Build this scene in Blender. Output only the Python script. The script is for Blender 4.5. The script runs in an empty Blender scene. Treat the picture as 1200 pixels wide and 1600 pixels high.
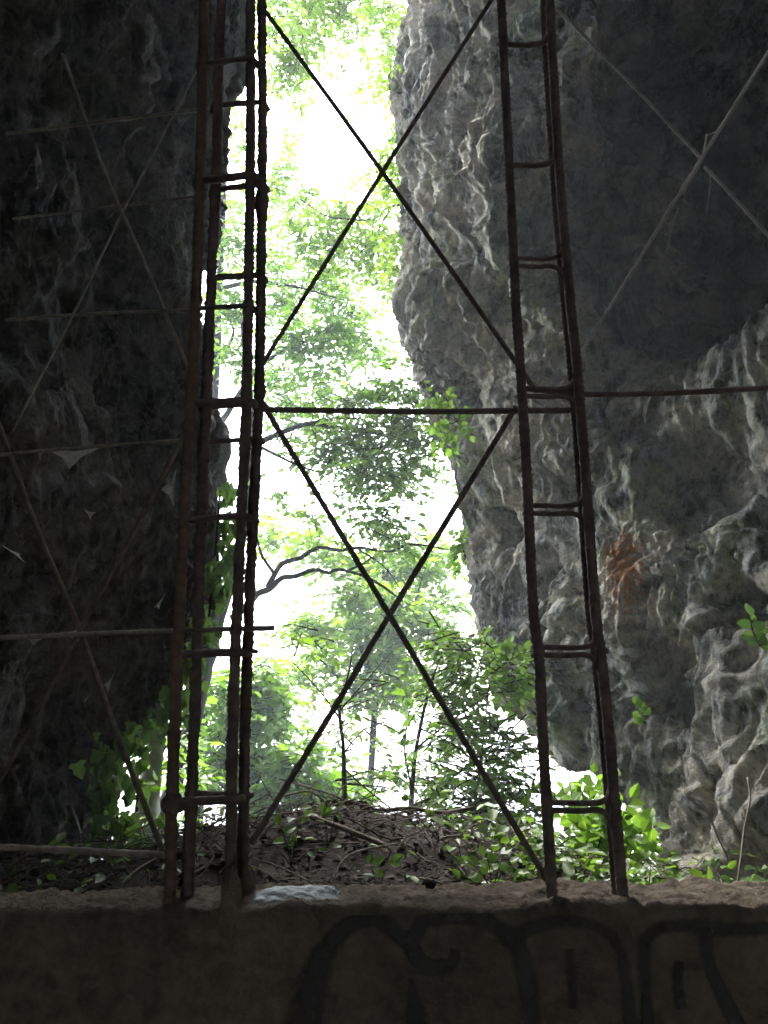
import bpy, math, random
import numpy as np
from mathutils import Vector, Matrix

random.seed(7)
rng = np.random.default_rng(7)
scn = bpy.context.scene
COL = scn.collection

# ------------------------------------------------------------------ camera
F_PX = 1300.0                       # focal length in units of a 1600 high frame
PITCH = math.radians(14.2)
ROLL = -0.0146
CAM = np.array([0.0, 0.0, 1.6])
_F = np.array([0, math.cos(PITCH), math.sin(PITCH)])
_U0 = np.array([0, -math.sin(PITCH), math.cos(PITCH)])
_R0 = np.array([1.0, 0, 0])
_R = _R0 * math.cos(ROLL) + _U0 * math.sin(ROLL)
_U = -_R0 * math.sin(ROLL) + _U0 * math.cos(ROLL)
cd = bpy.data.cameras.new('camera')
cam = bpy.data.objects.new('camera', cd)
COL.objects.link(cam)
cd.sensor_fit = 'VERTICAL'
cd.sensor_height = 36.0
cd.lens = 36.0 * F_PX / 1600.0
cd.clip_start = 0.02
cd.clip_end = 3000
m = Matrix(((_R[0], _U[0], -_F[0], CAM[0]), (_R[1], _U[1], -_F[1], CAM[1]),
            (_R[2], _U[2], -_F[2], CAM[2]), (0, 0, 0, 1)))
cam.matrix_world = m
scn.camera = cam

# ------------------------------------------------------------------ world, sun, exposure
SUN_EL, SUN_AZ = math.radians(58), math.radians(-22)    # azimuth from +Y, negative = to the left
wd = bpy.data.worlds.new('World')
scn.world = wd
wd.use_nodes = True
nt = wd.node_tree
bg = nt.nodes['Background']
sk = nt.nodes.new('ShaderNodeTexSky')
sk.sky_type = 'NISHITA'
sk.sun_disc = False
sk.sun_elevation = SUN_EL
sk.sun_rotation = SUN_AZ
sk.air_density = 1.2
sk.dust_density = 2.0
hs = nt.nodes.new('ShaderNodeHueSaturation')
hs.inputs['Saturation'].default_value = 0.5
nt.links.new(sk.outputs[0], hs.inputs['Color'])
nt.links.new(hs.outputs[0], bg.inputs['Color'])
bg.inputs['Strength'].default_value = 0.15
sd = bpy.data.lights.new('sun', 'SUN')
sun = bpy.data.objects.new('sun', sd)
COL.objects.link(sun)
sd.energy = 1.5
sd.angle = math.radians(14)
sd.color = (1.0, 0.96, 0.9)
sdir = Vector((math.sin(SUN_AZ) * math.cos(SUN_EL), math.cos(SUN_AZ) * math.cos(SUN_EL), math.sin(SUN_EL)))
sun.rotation_euler = sdir.to_track_quat('Z', 'Y').to_euler()
sun.location = sdir * 40
scn.view_settings.view_transform = 'Standard'
scn.view_settings.look = 'None'
scn.view_settings.exposure = 3.7
scn.view_settings.gamma = 1.0
scn.view_settings.use_curve_mapping = False
scn.render.engine = 'CYCLES'
cy = scn.cycles
cy.use_denoising = True
cy.max_bounces = 8
cy.diffuse_bounces = 5
cy.transmission_bounces = 5
cy.transparent_max_bounces = 8
cy.volume_bounces = 2
GLARE_HAZE = 0.0055                          # density of the thin mist added to imitate lens glare
cy.caustics_reflective = False
cy.caustics_refractive = False


# ------------------------------------------------------------------ helpers
def at(px, py, Y):
    """the point of the place seen at that spot of the photograph, Y metres in front"""
    d = _R * (px - 600) / F_PX + _U * (800 - py) / F_PX + _F
    return CAM + d * (Y / d[1])


_P = rng.permutation(256)
_P = np.concatenate([_P, _P, _P])
_G = rng.normal(size=(256, 3))
_G /= np.linalg.norm(_G, axis=1)[:, None]


def pn(p):
    """gradient noise of (N,3) points, about -0.7..0.7"""
    p = np.asarray(p, dtype=np.float64)
    i = np.floor(p).astype(np.int64)
    f = p - i
    i &= 255
    w = f * f * f * (f * (f * 6 - 15) + 10)
    out = np.zeros(len(p))
    for dx in (0, 1):
        wx = w[:, 0] if dx else 1 - w[:, 0]
        a = _P[i[:, 0] + dx]
        for dy in (0, 1):
            wy = w[:, 1] if dy else 1 - w[:, 1]
            b = _P[a + i[:, 1] + dy]
            for dz in (0, 1):
                wz = w[:, 2] if dz else 1 - w[:, 2]
                g = _G[_P[b + i[:, 2] + dz] & 255]
                dt = g[:, 0] * (f[:, 0] - dx) + g[:, 1] * (f[:, 1] - dy) + g[:, 2] * (f[:, 2] - dz)
                out += wx * wy * wz * dt
    return out


def link(o, parent=None):
    COL.objects.link(o)
    if parent is not None:
        o.parent = parent
    return o


def mesh_np(name, V, Fc, mat, parent=None, smooth=False):
    """mesh object from numpy verts and faces (all faces the same length, or a list of such arrays)"""
    me = bpy.data.meshes.new(name)
    V = np.asarray(V, dtype=np.float32)
    arrs = Fc if isinstance(Fc, list) else [Fc]
    arrs = [np.asarray(a, dtype=np.int32) for a in arrs if len(a)]
    loops = np.concatenate([a.ravel() for a in arrs])
    sizes = np.concatenate([np.full(len(a), a.shape[1], dtype=np.int32) for a in arrs])
    starts = np.concatenate([[0], np.cumsum(sizes)[:-1]]).astype(np.int32)
    me.vertices.add(len(V))
    me.vertices.foreach_set('co', V.ravel())
    me.loops.add(len(loops))
    me.loops.foreach_set('vertex_index', loops)
    me.polygons.add(len(sizes))
    me.polygons.foreach_set('loop_start', starts)
    if smooth:
        me.polygons.foreach_set('use_smooth', np.ones(len(sizes), dtype=bool))
    me.update(calc_edges=True)
    me.validate()
    if mat is not None:
        me.materials.append(mat)
    o = bpy.data.objects.new(name, me)
    return link(o, parent)


def tag(o, label=None, cat=None, group=None, kind=None):
    if label:
        o['label'] = label
    if cat:
        o['category'] = cat
    if group:
        o['group'] = group
    if kind:
        o['kind'] = kind
    return o


def empty(name, loc, label, cat, group=None):
    o = bpy.data.objects.new(name, None)
    o.empty_display_size = 0.1
    link(o)
    o.location = Vector(loc)
    return tag(o, label, cat, group)


class Acc:
    """collects tubes and leaves into one mesh"""
    def __init__(self, origin=(0, 0, 0)):
        self.V, self.Q, self.T, self.n, self.o = [], [], [], 0, np.array(origin, dtype=float)

    def quads(self, v, q):
        self.V.append(v - self.o); self.Q.append(q + self.n); self.n += len(v)

    def tris(self, v, t):
        self.V.append(v - self.o); self.T.append(t + self.n); self.n += len(v)

    def build(self, name, mat, parent=None, smooth=True):
        fs = []
        if self.Q: fs.append(np.concatenate(self.Q))
        if self.T: fs.append(np.concatenate(self.T))
        return mesh_np(name, np.concatenate(self.V), fs, mat, parent, smooth)


def smooth_path(pts, step):
    """Catmull-Rom through pts, resampled every step metres"""
    P = np.asarray(pts, dtype=float)
    if len(P) == 2:
        n = max(2, int(np.linalg.norm(P[1] - P[0]) / step) + 1)
        t = np.linspace(0, 1, n)[:, None]
        return P[0] * (1 - t) + P[1] * t
    Pe = np.vstack([2 * P[0] - P[1], P, 2 * P[-1] - P[-2]])
    out = []
    for k in range(1, len(Pe) - 2):
        p0, p1, p2, p3 = Pe[k - 1], Pe[k], Pe[k + 1], Pe[k + 2]
        n = max(2, int(np.linalg.norm(p2 - p1) / step) + 1)
        t = np.linspace(0, 1, n, endpoint=False)[:, None]
        out.append(0.5 * (2 * p1 + (p2 - p0) * t + (2 * p0 - 5 * p1 + 4 * p2 - p3) * t ** 2
                          + (3 * p1 - p0 - 3 * p2 + p3) * t ** 3))
    out.append(P[-1:])
    return np.vstack(out)


def tube(path, rad, sides=6, rib=None, cap=True, noise=0.0):
    """verts and quads of a tube; rib=(pitch, height) gives skewed ribs like reinforcing steel"""
    P = np.asarray(path, dtype=float)
    n = len(P)
    T = np.gradient(P, axis=0)
    T /= np.linalg.norm(T, axis=1)[:, None] + 1e-12
    ref = np.array([0.0, 1.0, 0.0]) if abs(T[0][1]) < 0.9 else np.array([1.0, 0, 0])
    N = np.empty_like(P)
    v = ref - T[0] * ref.dot(T[0])
    v /= np.linalg.norm(v)
    for i in range(n):
        v = v - T[i] * v.dot(T[i])
        v /= np.linalg.norm(v) + 1e-12
        N[i] = v
    B = np.cross(T, N)
    a = np.linspace(0, 2 * np.pi, sides, endpoint=False)
    s = np.concatenate([[0], np.cumsum(np.linalg.norm(np.diff(P, axis=0), axis=1))])
    r = np.broadcast_to(np.asarray(rad, dtype=float), (n,))[:, None] * np.ones(sides)[None]
    if rib:
        ph = (s[:, None] + rib[0] * 0.55 * np.abs(np.sin(a))[None]) / rib[0]
        ph = ph - np.floor(ph)
        r = r + rib[1] * np.where(ph < 0.4, np.abs(np.sin(a))[None] * 0.75 + 0.25, 0)
    V = P[:, None] + r[..., None] * (np.cos(a)[None, :, None] * N[:, None] + np.sin(a)[None, :, None] * B[:, None])
    V = V.reshape(-1, 3)
    if noise:
        q = V * 90
        V = V + (np.repeat(r.mean(1), sides) * noise * (pn(q) + 0.8 * pn(V * 28)))[:, None] * (V - np.repeat(P, sides, 0)) / (r.reshape(-1)[:, None])
    i = np.arange(n - 1)[:, None] * sides
    j = np.arange(sides)[None]
    k = (np.arange(sides)[None] + 1) % sides
    Q = np.stack([i + j, i + k, i + sides + k, i + sides + j], -1).reshape(-1, 4)
    if cap:
        V = np.vstack([V, P[0], P[-1]])
        c0, c1 = len(V) - 2, len(V) - 1
        jj, kk = j[0], k[0]
        e = (n - 1) * sides
        Q = np.vstack([Q, np.stack([np.full(sides, c0), kk, jj, jj], -1)[:, [0, 1, 2, 2]][:0],])
        T0 = np.stack([np.full(sides, c0), kk, jj], -1)
        T1 = np.stack([np.full(sides, c1), e + jj, e + kk], -1)
        return V, Q, np.vstack([T0, T1])
    return V, Q, None


def add_tube(acc, path, rad, sides=6, rib=None, cap=True, noise=0.0):
    V, Q, T = tube(path, rad, sides, rib, cap, noise)
    acc.V.append(V - acc.o)
    acc.Q.append(Q + acc.n)
    if T is not None:
        acc.T.append(T + acc.n)
    acc.n += len(V)


def unit(a):
    return a / (np.linalg.norm(a, axis=-1, keepdims=True) + 1e-12)


LEAF = np.array([(0, 0, 0), (0.28, 0.46, 0.10), (0.66, 0.40, 0.07), (1, 0, -0.10), (0.66, -0.40, 0.07), (0.28, -0.46, 0.10)])
LEAF_T = np.array([(0, 1, 2), (0, 2, 3), (0, 3, 4), (0, 4, 5)])


def leaves(acc, base, d, nrm, L, W, tmpl=LEAF, tt=LEAF_T):
    """many folded leaves: base points, directions, upper-side normals, lengths, width ratios"""
    d = unit(d)
    side = unit(np.cross(nrm, d))
    up = np.cross(d, side)
    L = np.asarray(L)[:, None, None]
    W = np.asarray(W)[:, None, None]
    t = tmpl[None]
    V = base[:, None] + L * (t[..., 0:1] * d[:, None] + W * t[..., 1:2] * side[:, None] + t[..., 2:3] * up[:, None])
    n = len(base)
    k = tmpl.shape[0]
    acc.tris(V.reshape(-1, 3), (tt[None] + (np.arange(n) * k)[:, None, None]).reshape(-1, 3))


def sprigs(acc, wood, centers, radii, count, L, droop=0.15, per=8, length=0.4, up=1.0, wr=0.6):
    """leafy twigs filling an ellipsoid clump"""
    for c, R, k in zip(centers, radii, count):
        p = c + rng.normal(size=(k, 3)) * R * 0.46
        a = rng.uniform(0, 2 * np.pi, k)
        d = unit(np.stack([np.cos(a), np.sin(a), rng.normal(size=k) * 0.35 - droop], -1))
        ln = length * rng.uniform(0.6, 1.25, k)
        for q in range(per):
            f = (q + 0.6) / per
            b = p + d * (ln * f)[:, None] + np.array([0, 0, -1.0]) * (ln * f * f * droop)[:, None]
            sd_ = unit(np.cross(d, np.array([0, 0, 1.0])))
            sgn = 1 if q % 2 else -1
            last = q == per - 1
            ld = d * (1.0 if last else 0.55) + sd_ * (0 if last else sgn * 0.8) + rng.normal(size=(k, 3)) * 0.25 - np.array([0, 0, droop])
            nn = np.array([0, 0, up]) + rng.normal(size=(k, 3)) * 0.55
            keep = rng.random(k) < 0.85
            leaves(acc, b[keep], ld[keep], nn[keep], (L * rng.uniform(0.55, 1.25, k))[keep], np.full(keep.sum(), wr) * rng.uniform(0.8, 1.15, keep.sum()))
        if wood is not None:
            for j in range(0, k, 2):
                add_tube(wood, [p[j] - d[j] * 0.1, p[j] + d[j] * ln[j] * 0.5, p[j] + d[j] * ln[j] - np.array([0, 0, ln[j] * droop])], [0.006, 0.004, 0.002], 3, cap=False)


# ------------------------------------------------------------------ materials
def new_mat(name):
    mt = bpy.data.materials.new(name)
    mt.use_nodes = True
    t = mt.node_tree
    b = t.nodes['Principled BSDF']
    b.inputs['Specular IOR Level'].default_value = 0.3
    return mt, t, b


def N(t, kind, **kw):
    n = t.nodes.new(kind)
    for k, v in kw.items():
        setattr(n, k, v)
    return n


def noise_node(t, vec, scale, detail=6, rough=0.6, dist=0.0):
    n = N(t, 'ShaderNodeTexNoise')
    n.inputs['Scale'].default_value = scale
    n.inputs['Detail'].default_value = detail
    n.inputs['Roughness'].default_value = rough
    n.inputs['Distortion'].default_value = dist
    t.links.new(vec, n.inputs['Vector'])
    return n


def ramp(t, fac, stops):
    r = N(t, 'ShaderNodeValToRGB')
    e = r.color_ramp.elements
    while len(e) < len(stops):
        e.new(0.5)
    for el, (p, c) in zip(e, stops):
        el.position = p
        el.color = (*c, 1)
    t.links.new(fac, r.inputs['Fac'])
    return r


def mix(t, fac, a, b, mode='MIX'):
    n = N(t, 'ShaderNodeMix', data_type='RGBA', blend_type=mode)
    for sock, v in ((n.inputs[0], fac), (n.inputs[6], a), (n.inputs[7], b)):
        if isinstance(v, (int, float)):
            sock.default_value = v
        elif isinstance(v, tuple):
            sock.default_value = (*v, 1)
        else:
            t.links.new(v, sock)
    return n.outputs[2]


def bump(t, b, height, strength, dist):
    n = N(t, 'ShaderNodeBump')
    n.inputs['Strength'].default_value = strength
    n.inputs['Distance'].default_value = dist
    t.links.new(height, n.inputs['Height'])
    t.links.new(n.outputs[0], b.inputs['Normal'])


def coords(t):
    return N(t, 'ShaderNodeTexCoord').outputs['Object']


def rock_mat(name, pale, mid, dark, stain=None):
    mt, t, b = new_mat(name)
    v = coords(t)
    n1 = noise_node(t, v, 0.9, 8, 0.62, 0.6)
    c = ramp(t, n1.outputs['Fac'], [(0.36, dark), (0.47, mid), (0.62, pale)]).outputs[0]
    # mossy, greenish patches
    n2 = noise_node(t, v, 1.7, 5, 0.6, 0.3)
    f2 = ramp(t, n2.outputs['Fac'], [(0.52, (0, 0, 0)), (0.68, (1, 1, 1))]).outputs[0]
    c = mix(t, f2, c, tuple(x * y for x, y in zip(mid, (0.75, 0.92, 0.62))))
    n7 = noise_node(t, v, 4.6, 7, 0.66, 0.8)
    c = mix(t, 0.85, c, ramp(t, n7.outputs['Fac'], [(0.40, (0.20, 0.235, 0.225)), (0.56, (1.4, 1.38, 1.32))]).outputs[0], 'MULTIPLY')
    # fine speckle and white mineral threads
    n3 = noise_node(t, v, 28, 9, 0.75)
    c = mix(t, 0.75, c, ramp(t, n3.outputs['Fac'], [(0.33, (0.28, 0.28, 0.28)), (0.67, (1.6, 1.6, 1.58))]).outputs[0], 'MULTIPLY')
    mp = N(t, 'ShaderNodeMapping')
    mp.inputs['Scale'].default_value = (1.0, 1.0, 0.35)
    mp.inputs['Rotation'].default_value = (0.35, 0.3, 0)
    t.links.new(v, mp.inputs[0])
    n4 = noise_node(t, mp.outputs[0], 7.5, 5, 0.55, 1.2)
    f4 = ramp(t, n4.outputs['Fac'], [(0.44, (0, 0, 0)), (0.5, (0.5, 0.5, 0.5)), (0.56, (0, 0, 0))]).outputs[0]
    c = mix(t, f4, c, tuple(min(0.55, x * 1.3) for x in pale))
    if stain is not None:
        vm = N(t, 'ShaderNodeVectorMath', operation='SUBTRACT')
        vm.name = 'stain_place'
        vm.inputs[1].default_value = tuple(stain)
        t.links.new(v, vm.inputs[0])
        mp2 = N(t, 'ShaderNodeMapping')
        mp2.inputs['Scale'].default_value = (8.5, 4.5, 2.7)
        t.links.new(vm.outputs[0], mp2.inputs[0])
        ln = N(t, 'ShaderNodeVectorMath', operation='LENGTH')
        t.links.new(mp2.outputs[0], ln.inputs[0])
        n5 = noise_node(t, v, 26, 7, 0.75)
        ad = N(t, 'ShaderNodeMath', operation='MULTIPLY_ADD')
        t.links.new(n5.outputs['Fac'], ad.inputs[0])
        ad.inputs[1].default_value = 3.0
        t.links.new(ln.outputs['Value'], ad.inputs[2])
        f5 = ramp(t, ad.outputs[0], [(0.0, (1, 1, 1)), (1.0, (0, 0, 0))])
        f5.color_ramp.elements[0].position = 0.62
        mr = N(t, 'ShaderNodeMapRange')
        mr.inputs['From Min'].default_value = 1.9
        mr.inputs['From Max'].default_value = 2.5
        mr.inputs['To Min'].default_value = 1.0
        mr.inputs['To Max'].default_value = 0.0
        t.links.new(ad.outputs[0], mr.inputs['Value'])
        c = mix(t, mr.outputs[0], c, (0.50, 0.22, 0.06))
        t.nodes.remove(f5)
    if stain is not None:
        vm = N(t, 'ShaderNodeVectorMath', operation='DISTANCE')  # dark patch in the rock colour, deepening the shade of the upper-right hollow
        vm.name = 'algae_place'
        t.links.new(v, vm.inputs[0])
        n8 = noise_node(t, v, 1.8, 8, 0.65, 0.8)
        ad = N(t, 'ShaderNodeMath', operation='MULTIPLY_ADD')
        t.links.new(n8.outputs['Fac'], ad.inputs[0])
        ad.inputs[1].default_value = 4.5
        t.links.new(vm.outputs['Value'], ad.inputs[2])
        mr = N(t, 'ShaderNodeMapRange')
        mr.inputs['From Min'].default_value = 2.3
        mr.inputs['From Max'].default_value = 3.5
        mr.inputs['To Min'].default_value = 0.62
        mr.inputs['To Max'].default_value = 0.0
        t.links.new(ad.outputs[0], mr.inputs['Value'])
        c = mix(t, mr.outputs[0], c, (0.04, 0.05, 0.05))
    t.links.new(c, b.inputs['Base Color'])
    b.inputs['Roughness'].default_value = 0.88
    n6 = noise_node(t, v, 38, 9, 0.68, 0.4)
    bump(t, b, n6.outputs['Fac'], 1.0, 0.035)
    return mt


def simple_mat(name, c1, c2, scale, rough=0.85, bmp=0.5, bdist=0.004, metal=0.0):
    mt, t, b = new_mat(name)
    v = coords(t)
    n = noise_node(t, v, scale, 8, 0.65, 0.3)
    c = ramp(t, n.outputs['Fac'], [(0.35, c1), (0.65, c2)]).outputs[0]
    n2 = noise_node(t, v, scale * 0.13, 4, 0.6)
    c = mix(t, 0.6, c, ramp(t, n2.outputs['Fac'], [(0.35, (0.6, 0.6, 0.6)), (0.65, (1.25, 1.22, 1.18))]).outputs[0], 'MULTIPLY')
    t.links.new(c, b.inputs['Base Color'])
    b.inputs['Roughness'].default_value = rough
    b.inputs['Metallic'].default_value = metal
    if bmp:
        n3 = noise_node(t, v, scale * 2.2, 8, 0.7)
        bump(t, b, n3.outputs['Fac'], bmp, bdist)
    return mt


def leaf_mat(name, c_dark, c_pale, trans, rough=0.5):
    """thin leaf: reflects a darker green, lets a yellower green through; each leaf its own tint"""
    mt, t, b = new_mat(name)
    g = N(t, 'ShaderNodeNewGeometry')
    c = ramp(t, g.outputs['Random Per Island'], [(0.0, c_dark), (1.0, c_pale)]).outputs[0]
    t.links.new(c, b.inputs['Base Color'])
    b.inputs['Roughness'].default_value = rough
    tr = N(t, 'ShaderNodeBsdfTranslucent')
    tc = mix(t, 1.0, c, trans, 'MULTIPLY')
    t.links.new(tc, tr.inputs['Color'])
    mx = N(t, 'ShaderNodeAddShader')
    t.links.new(b.outputs[0], mx.inputs[0])
    t.links.new(tr.outputs[0], mx.inputs[1])
    t.links.new(mx.outputs[0], t.nodes['Material Output'].inputs['Surface'])
    return mt


STAIN = at(955, 870, 4.55)
M = {}
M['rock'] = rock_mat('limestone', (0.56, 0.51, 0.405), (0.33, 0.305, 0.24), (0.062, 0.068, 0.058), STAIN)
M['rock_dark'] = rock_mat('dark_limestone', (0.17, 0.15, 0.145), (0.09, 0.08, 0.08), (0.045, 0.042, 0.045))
M['concrete'] = simple_mat('old_concrete', (0.16, 0.13, 0.10), (0.36, 0.30, 0.235), 34, 0.9, 1.0, 0.012)
M['paint'] = simple_mat('black_spray_paint', (0.055, 0.06, 0.056), (0.09, 0.094, 0.086), 30, 0.8, 0.3, 0.003)
M['rust'] = simple_mat('rusted_steel', (0.11, 0.086, 0.08), (0.23, 0.18, 0.165), 60, 0.8, 0.6, 0.002)
M['rust_pale'] = simple_mat('dusty_rusted_steel', (0.21, 0.185, 0.16), (0.40, 0.36, 0.315), 70, 0.9, 0.6, 0.002)
M['rust_brown'] = simple_mat('brown_rusted_steel', (0.15, 0.10, 0.08), (0.27, 0.18, 0.145), 50, 0.8, 0.6, 0.002, 0.1)
M['wire'] = simple_mat('grey_wire', (0.42, 0.40, 0.38), (0.62, 0.6, 0.57), 80, 0.7, 0.2, 0.001)
M['soil'] = simple_mat('forest_soil', (0.016, 0.013, 0.011), (0.042, 0.034, 0.029), 18, 0.95, 0.9, 0.02)
M['floor'] = simple_mat('pale_cave_clay', (0.30, 0.27, 0.22), (0.45, 0.41, 0.34), 12, 0.95, 0.8, 0.01)  # out-of-view floor, coloured pale to bounce light onto bars and wall face
M['twig'] = simple_mat('dead_twig', (0.04, 0.033, 0.029), (0.14, 0.115, 0.10), 9, 0.9, 0.3, 0.002)
M['deadleaf'] = simple_mat('dead_leaf', (0.025, 0.02, 0.017), (0.07, 0.054, 0.045), 5, 0.9, 0.2, 0.002)
M['bark'] = simple_mat('dark_bark', (0.012, 0.010, 0.009), (0.035, 0.029, 0.025), 14, 0.95, 0.9, 0.01)
M['bark_pale'] = simple_mat('pale_bark', (0.20, 0.19, 0.16), (0.42, 0.40, 0.36), 9, 0.9, 0.7, 0.006)
M['log'] = simple_mat('weathered_wood', (0.10, 0.085, 0.07), (0.2, 0.175, 0.15), 12, 0.9, 0.6, 0.004)
M['leaf'] = leaf_mat('backlit_leaf', (0.036, 0.078, 0.011), (0.072, 0.128, 0.018), (1.65, 1.7, 0.65))
M['leaf_far'] = leaf_mat('yellow_green_leaf', (0.052, 0.098, 0.012), (0.086, 0.142, 0.018), (1.65, 1.65, 0.65))
M['leaf_dark'] = leaf_mat('thick_dark_leaf', (0.028, 0.058, 0.011), (0.060, 0.108, 0.018), (1.45, 1.5, 0.65))
M['ivy'] = leaf_mat('ivy_leaf', (0.025, 0.06, 0.018), (0.055, 0.12, 0.03), (1.3, 1.5, 0.9), 0.4)
M['leaf_bright'] = leaf_mat('young_bright_leaf', (0.10, 0.20, 0.025), (0.16, 0.28, 0.04), (2.2, 2.2, 1.4))
t = M['paint'].node_tree
b = t.nodes['Principled BSDF']
av = N(t, 'ShaderNodeAttribute', attribute_name='edge')
n = noise_node(t, coords(t), 120, 6, 0.75)
n2 = noise_node(t, coords(t), 14, 5, 0.6)
s1 = N(t, 'ShaderNodeMath', operation='MULTIPLY_ADD')
t.links.new(n.outputs['Fac'], s1.inputs[0]); s1.inputs[1].default_value = 0.7
t.links.new(av.outputs['Fac'], s1.inputs[2])
mr = N(t, 'ShaderNodeMapRange', interpolation_type='SMOOTHSTEP')
mr.inputs['From Min'].default_value = 0.30; mr.inputs['From Max'].default_value = 0.95
t.links.new(s1.outputs[0], mr.inputs['Value'])
wr_ = ramp(t, n2.outputs['Fac'], [(0.35, (0.55, 0.55, 0.55)), (0.6, (0.95, 0.95, 0.95))])
ml = N(t, 'ShaderNodeMath', operation='MULTIPLY')
t.links.new(mr.outputs[0], ml.inputs[0]); t.links.new(wr_.outputs[0], ml.inputs[1])
t.links.new(ml.outputs[0], b.inputs['Alpha'])
mt, t, b = new_mat('wet_concrete')
v = coords(t)
n = noise_node(t, v, 30, 8, 0.7)
t.links.new(ramp(t, n.outputs['Fac'], [(0.35, (0.02, 0.026, 0.03)), (0.65, (0.09, 0.105, 0.115))]).outputs[0], b.inputs['Base Color'])
b.inputs['Roughness'].default_value = 0.38
b.inputs['Coat Weight'].default_value = 0.0
b.inputs['Coat Roughness'].default_value = 0.25
b.inputs['Specular IOR Level'].default_value = 0.8
n3 = noise_node(t, v, 150, 8, 0.75)
bump(t, b, n3.outputs['Fac'], 1.0, 0.009)
M['wet'] = mt
mt, t, b = new_mat('cobweb_silk')
n = noise_node(t, coords(t), 60, 6, 0.7)
t.links.new(ramp(t, n.outputs['Fac'], [(0.3, (0.35, 0.35, 0.35)), (0.65, (0.95, 0.95, 0.95))]).outputs[0], b.inputs['Alpha'])
b.inputs['Base Color'].default_value = (0.85, 0.85, 0.82, 1)
b.inputs['Roughness'].default_value = 1.0
M['silk'] = mt

# ------------------------------------------------------------------ cave rock
def resample(ctrl, n):
    P = np.asarray(ctrl, dtype=float)
    s = np.concatenate([[0], np.cumsum(np.linalg.norm(np.diff(P, axis=0), axis=1))])
    s /= s[-1]
    u = np.linspace(0, 1, n)
    out = np.stack([np.interp(u, s, P[:, k]) for k in range(3)], -1)
    for _ in range(3):
        out[1:-1] = 0.25 * out[:-2] + 0.5 * out[1:-1] + 0.25 * out[2:]
    return out


def loft(curves, ts, dens, ns):
    """smooth surface through rail curves; dens = samples between neighbouring rails"""
    K = np.stack([resample(c, ns) for c in curves])            # (nk, ns, 3)
    rows = []
    nk = len(K)
    Ke = np.concatenate([[2 * K[0] - K[1]], K, [2 * K[-1] - K[-2]]])
    for k in range(nk - 1):
        p0, p1, p2, p3 = Ke[k], Ke[k + 1], Ke[k + 2], Ke[k + 3]
        for tt_ in np.linspace(0, 1, dens[k], endpoint=False):
            l = p1 * (1 - tt_) + p2 * tt_
            cr = 0.5 * (2 * p1 + (p2 - p0) * tt_ + (2 * p0 - 5 * p1 + 4 * p2 - p3) * tt_ ** 2 + (3 * p1 - p0 - 3 * p2 + p3) * tt_ ** 3)
            rows.append(0.45 * l + 0.55 * cr)
    rows.append(K[-1])
    return np.stack(rows)                                      # (nt, ns, 3)


def rock_big(P, big):
    """the broad lumps, ledges and hollows of the limestone"""
    w = np.stack([pn(P * 0.9 + 11), pn(P * 0.9 + 37), pn(P * 0.9 + 71)], -1)
    Q = P + 0.35 * w
    h = big * 0.42 * pn(Q * 0.55 + 3) + big * 0.26 * pn(Q * 1.2 + 9)
    h -= 0.75 * big * np.clip(pn(Q * 1.6 + 140) - 0.2, 0, 1)
    h += 0.075 * np.tanh(9 * pn(Q * 1.25 + 310)) * (0.35 + 0.65 * big)
    return h - 0.10


def rock_fine(P, big):
    """draped, fissured and pitted surface laid over the broad forms"""
    w = np.stack([pn(P * 0.9 + 11), pn(P * 0.9 + 37), pn(P * 0.9 + 71)], -1)
    Q = P + 0.35 * w
    D = Q.copy()
    D[:, 2] = Q[:, 2] * 0.6 + Q[:, 1] * 0.30 + Q[:, 0] * 0.22
    w2 = np.stack([pn(P * 3.1 + 5), pn(P * 3.1 + 17), pn(P * 3.1 + 31)], -1)
    D2 = D + 0.22 * w2
    r1 = 1 - np.abs(pn(D2 * 1.9 + 21)) * 2.2
    r2 = 1 - np.abs(pn(D2 * 4.3 + 43)) * 2.2
    r3 = 1 - np.abs(pn(D2 * 9.5 + 57)) * 2.2
    r4 = 1 - np.abs(pn(D * 21 + 0.5 * w2 + 63)) * 2.2
    am = np.clip(0.8 + 0.9 * pn(Q * 0.8 + 99), 0.3, 1.4)
    sm = np.clip(0.75 + 1.6 * pn(Q * 1.1 + 222), 0.4, 1.1)
    h = am * (0.09 * r1 * (0.4 + 0.6 * big) + 0.075 * r2 * (0.4 + 0.6 * np.clip(r1, 0, 1)) + sm * (0.084 * r3 + 0.048 * r4))
    h -= 0.22 * np.clip(pn(Q * 4.2 + 180) - 0.2, 0, 1)
    h += 0.030 * np.tanh(12 * pn(D2 * 3.4 + 330)) + 0.020 * np.tanh(10 * pn(D2 * 8 + 350))
    h -= 0.16 * np.clip(pn(D2 * np.array([8.5, 8.5, 6]) + 200) - 0.15, 0, 1)
    h += sm * (0.017 * pn(P * 46) + 0.009 * pn(P * 90))
    return h - 0.15


def surf_at(V, px, py):
    """nearest point of a rock surface along the line of sight to that spot"""
    P = V.reshape(-1, 3) - CAM
    z = P @ _F
    x, y = 600 + F_PX * (P @ _R) / z, 800 - F_PX * (P @ _U) / z
    d = (x - px) ** 2 + (y - py) ** 2
    ok = np.where((z > 0.5) & (d < 150))[0]
    if not len(ok):
        ok = np.array([np.argmin(np.where(z > 0.5, d, 1e9))])
    return V.reshape(-1, 3)[ok[np.argmin(z[ok])]]


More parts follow.
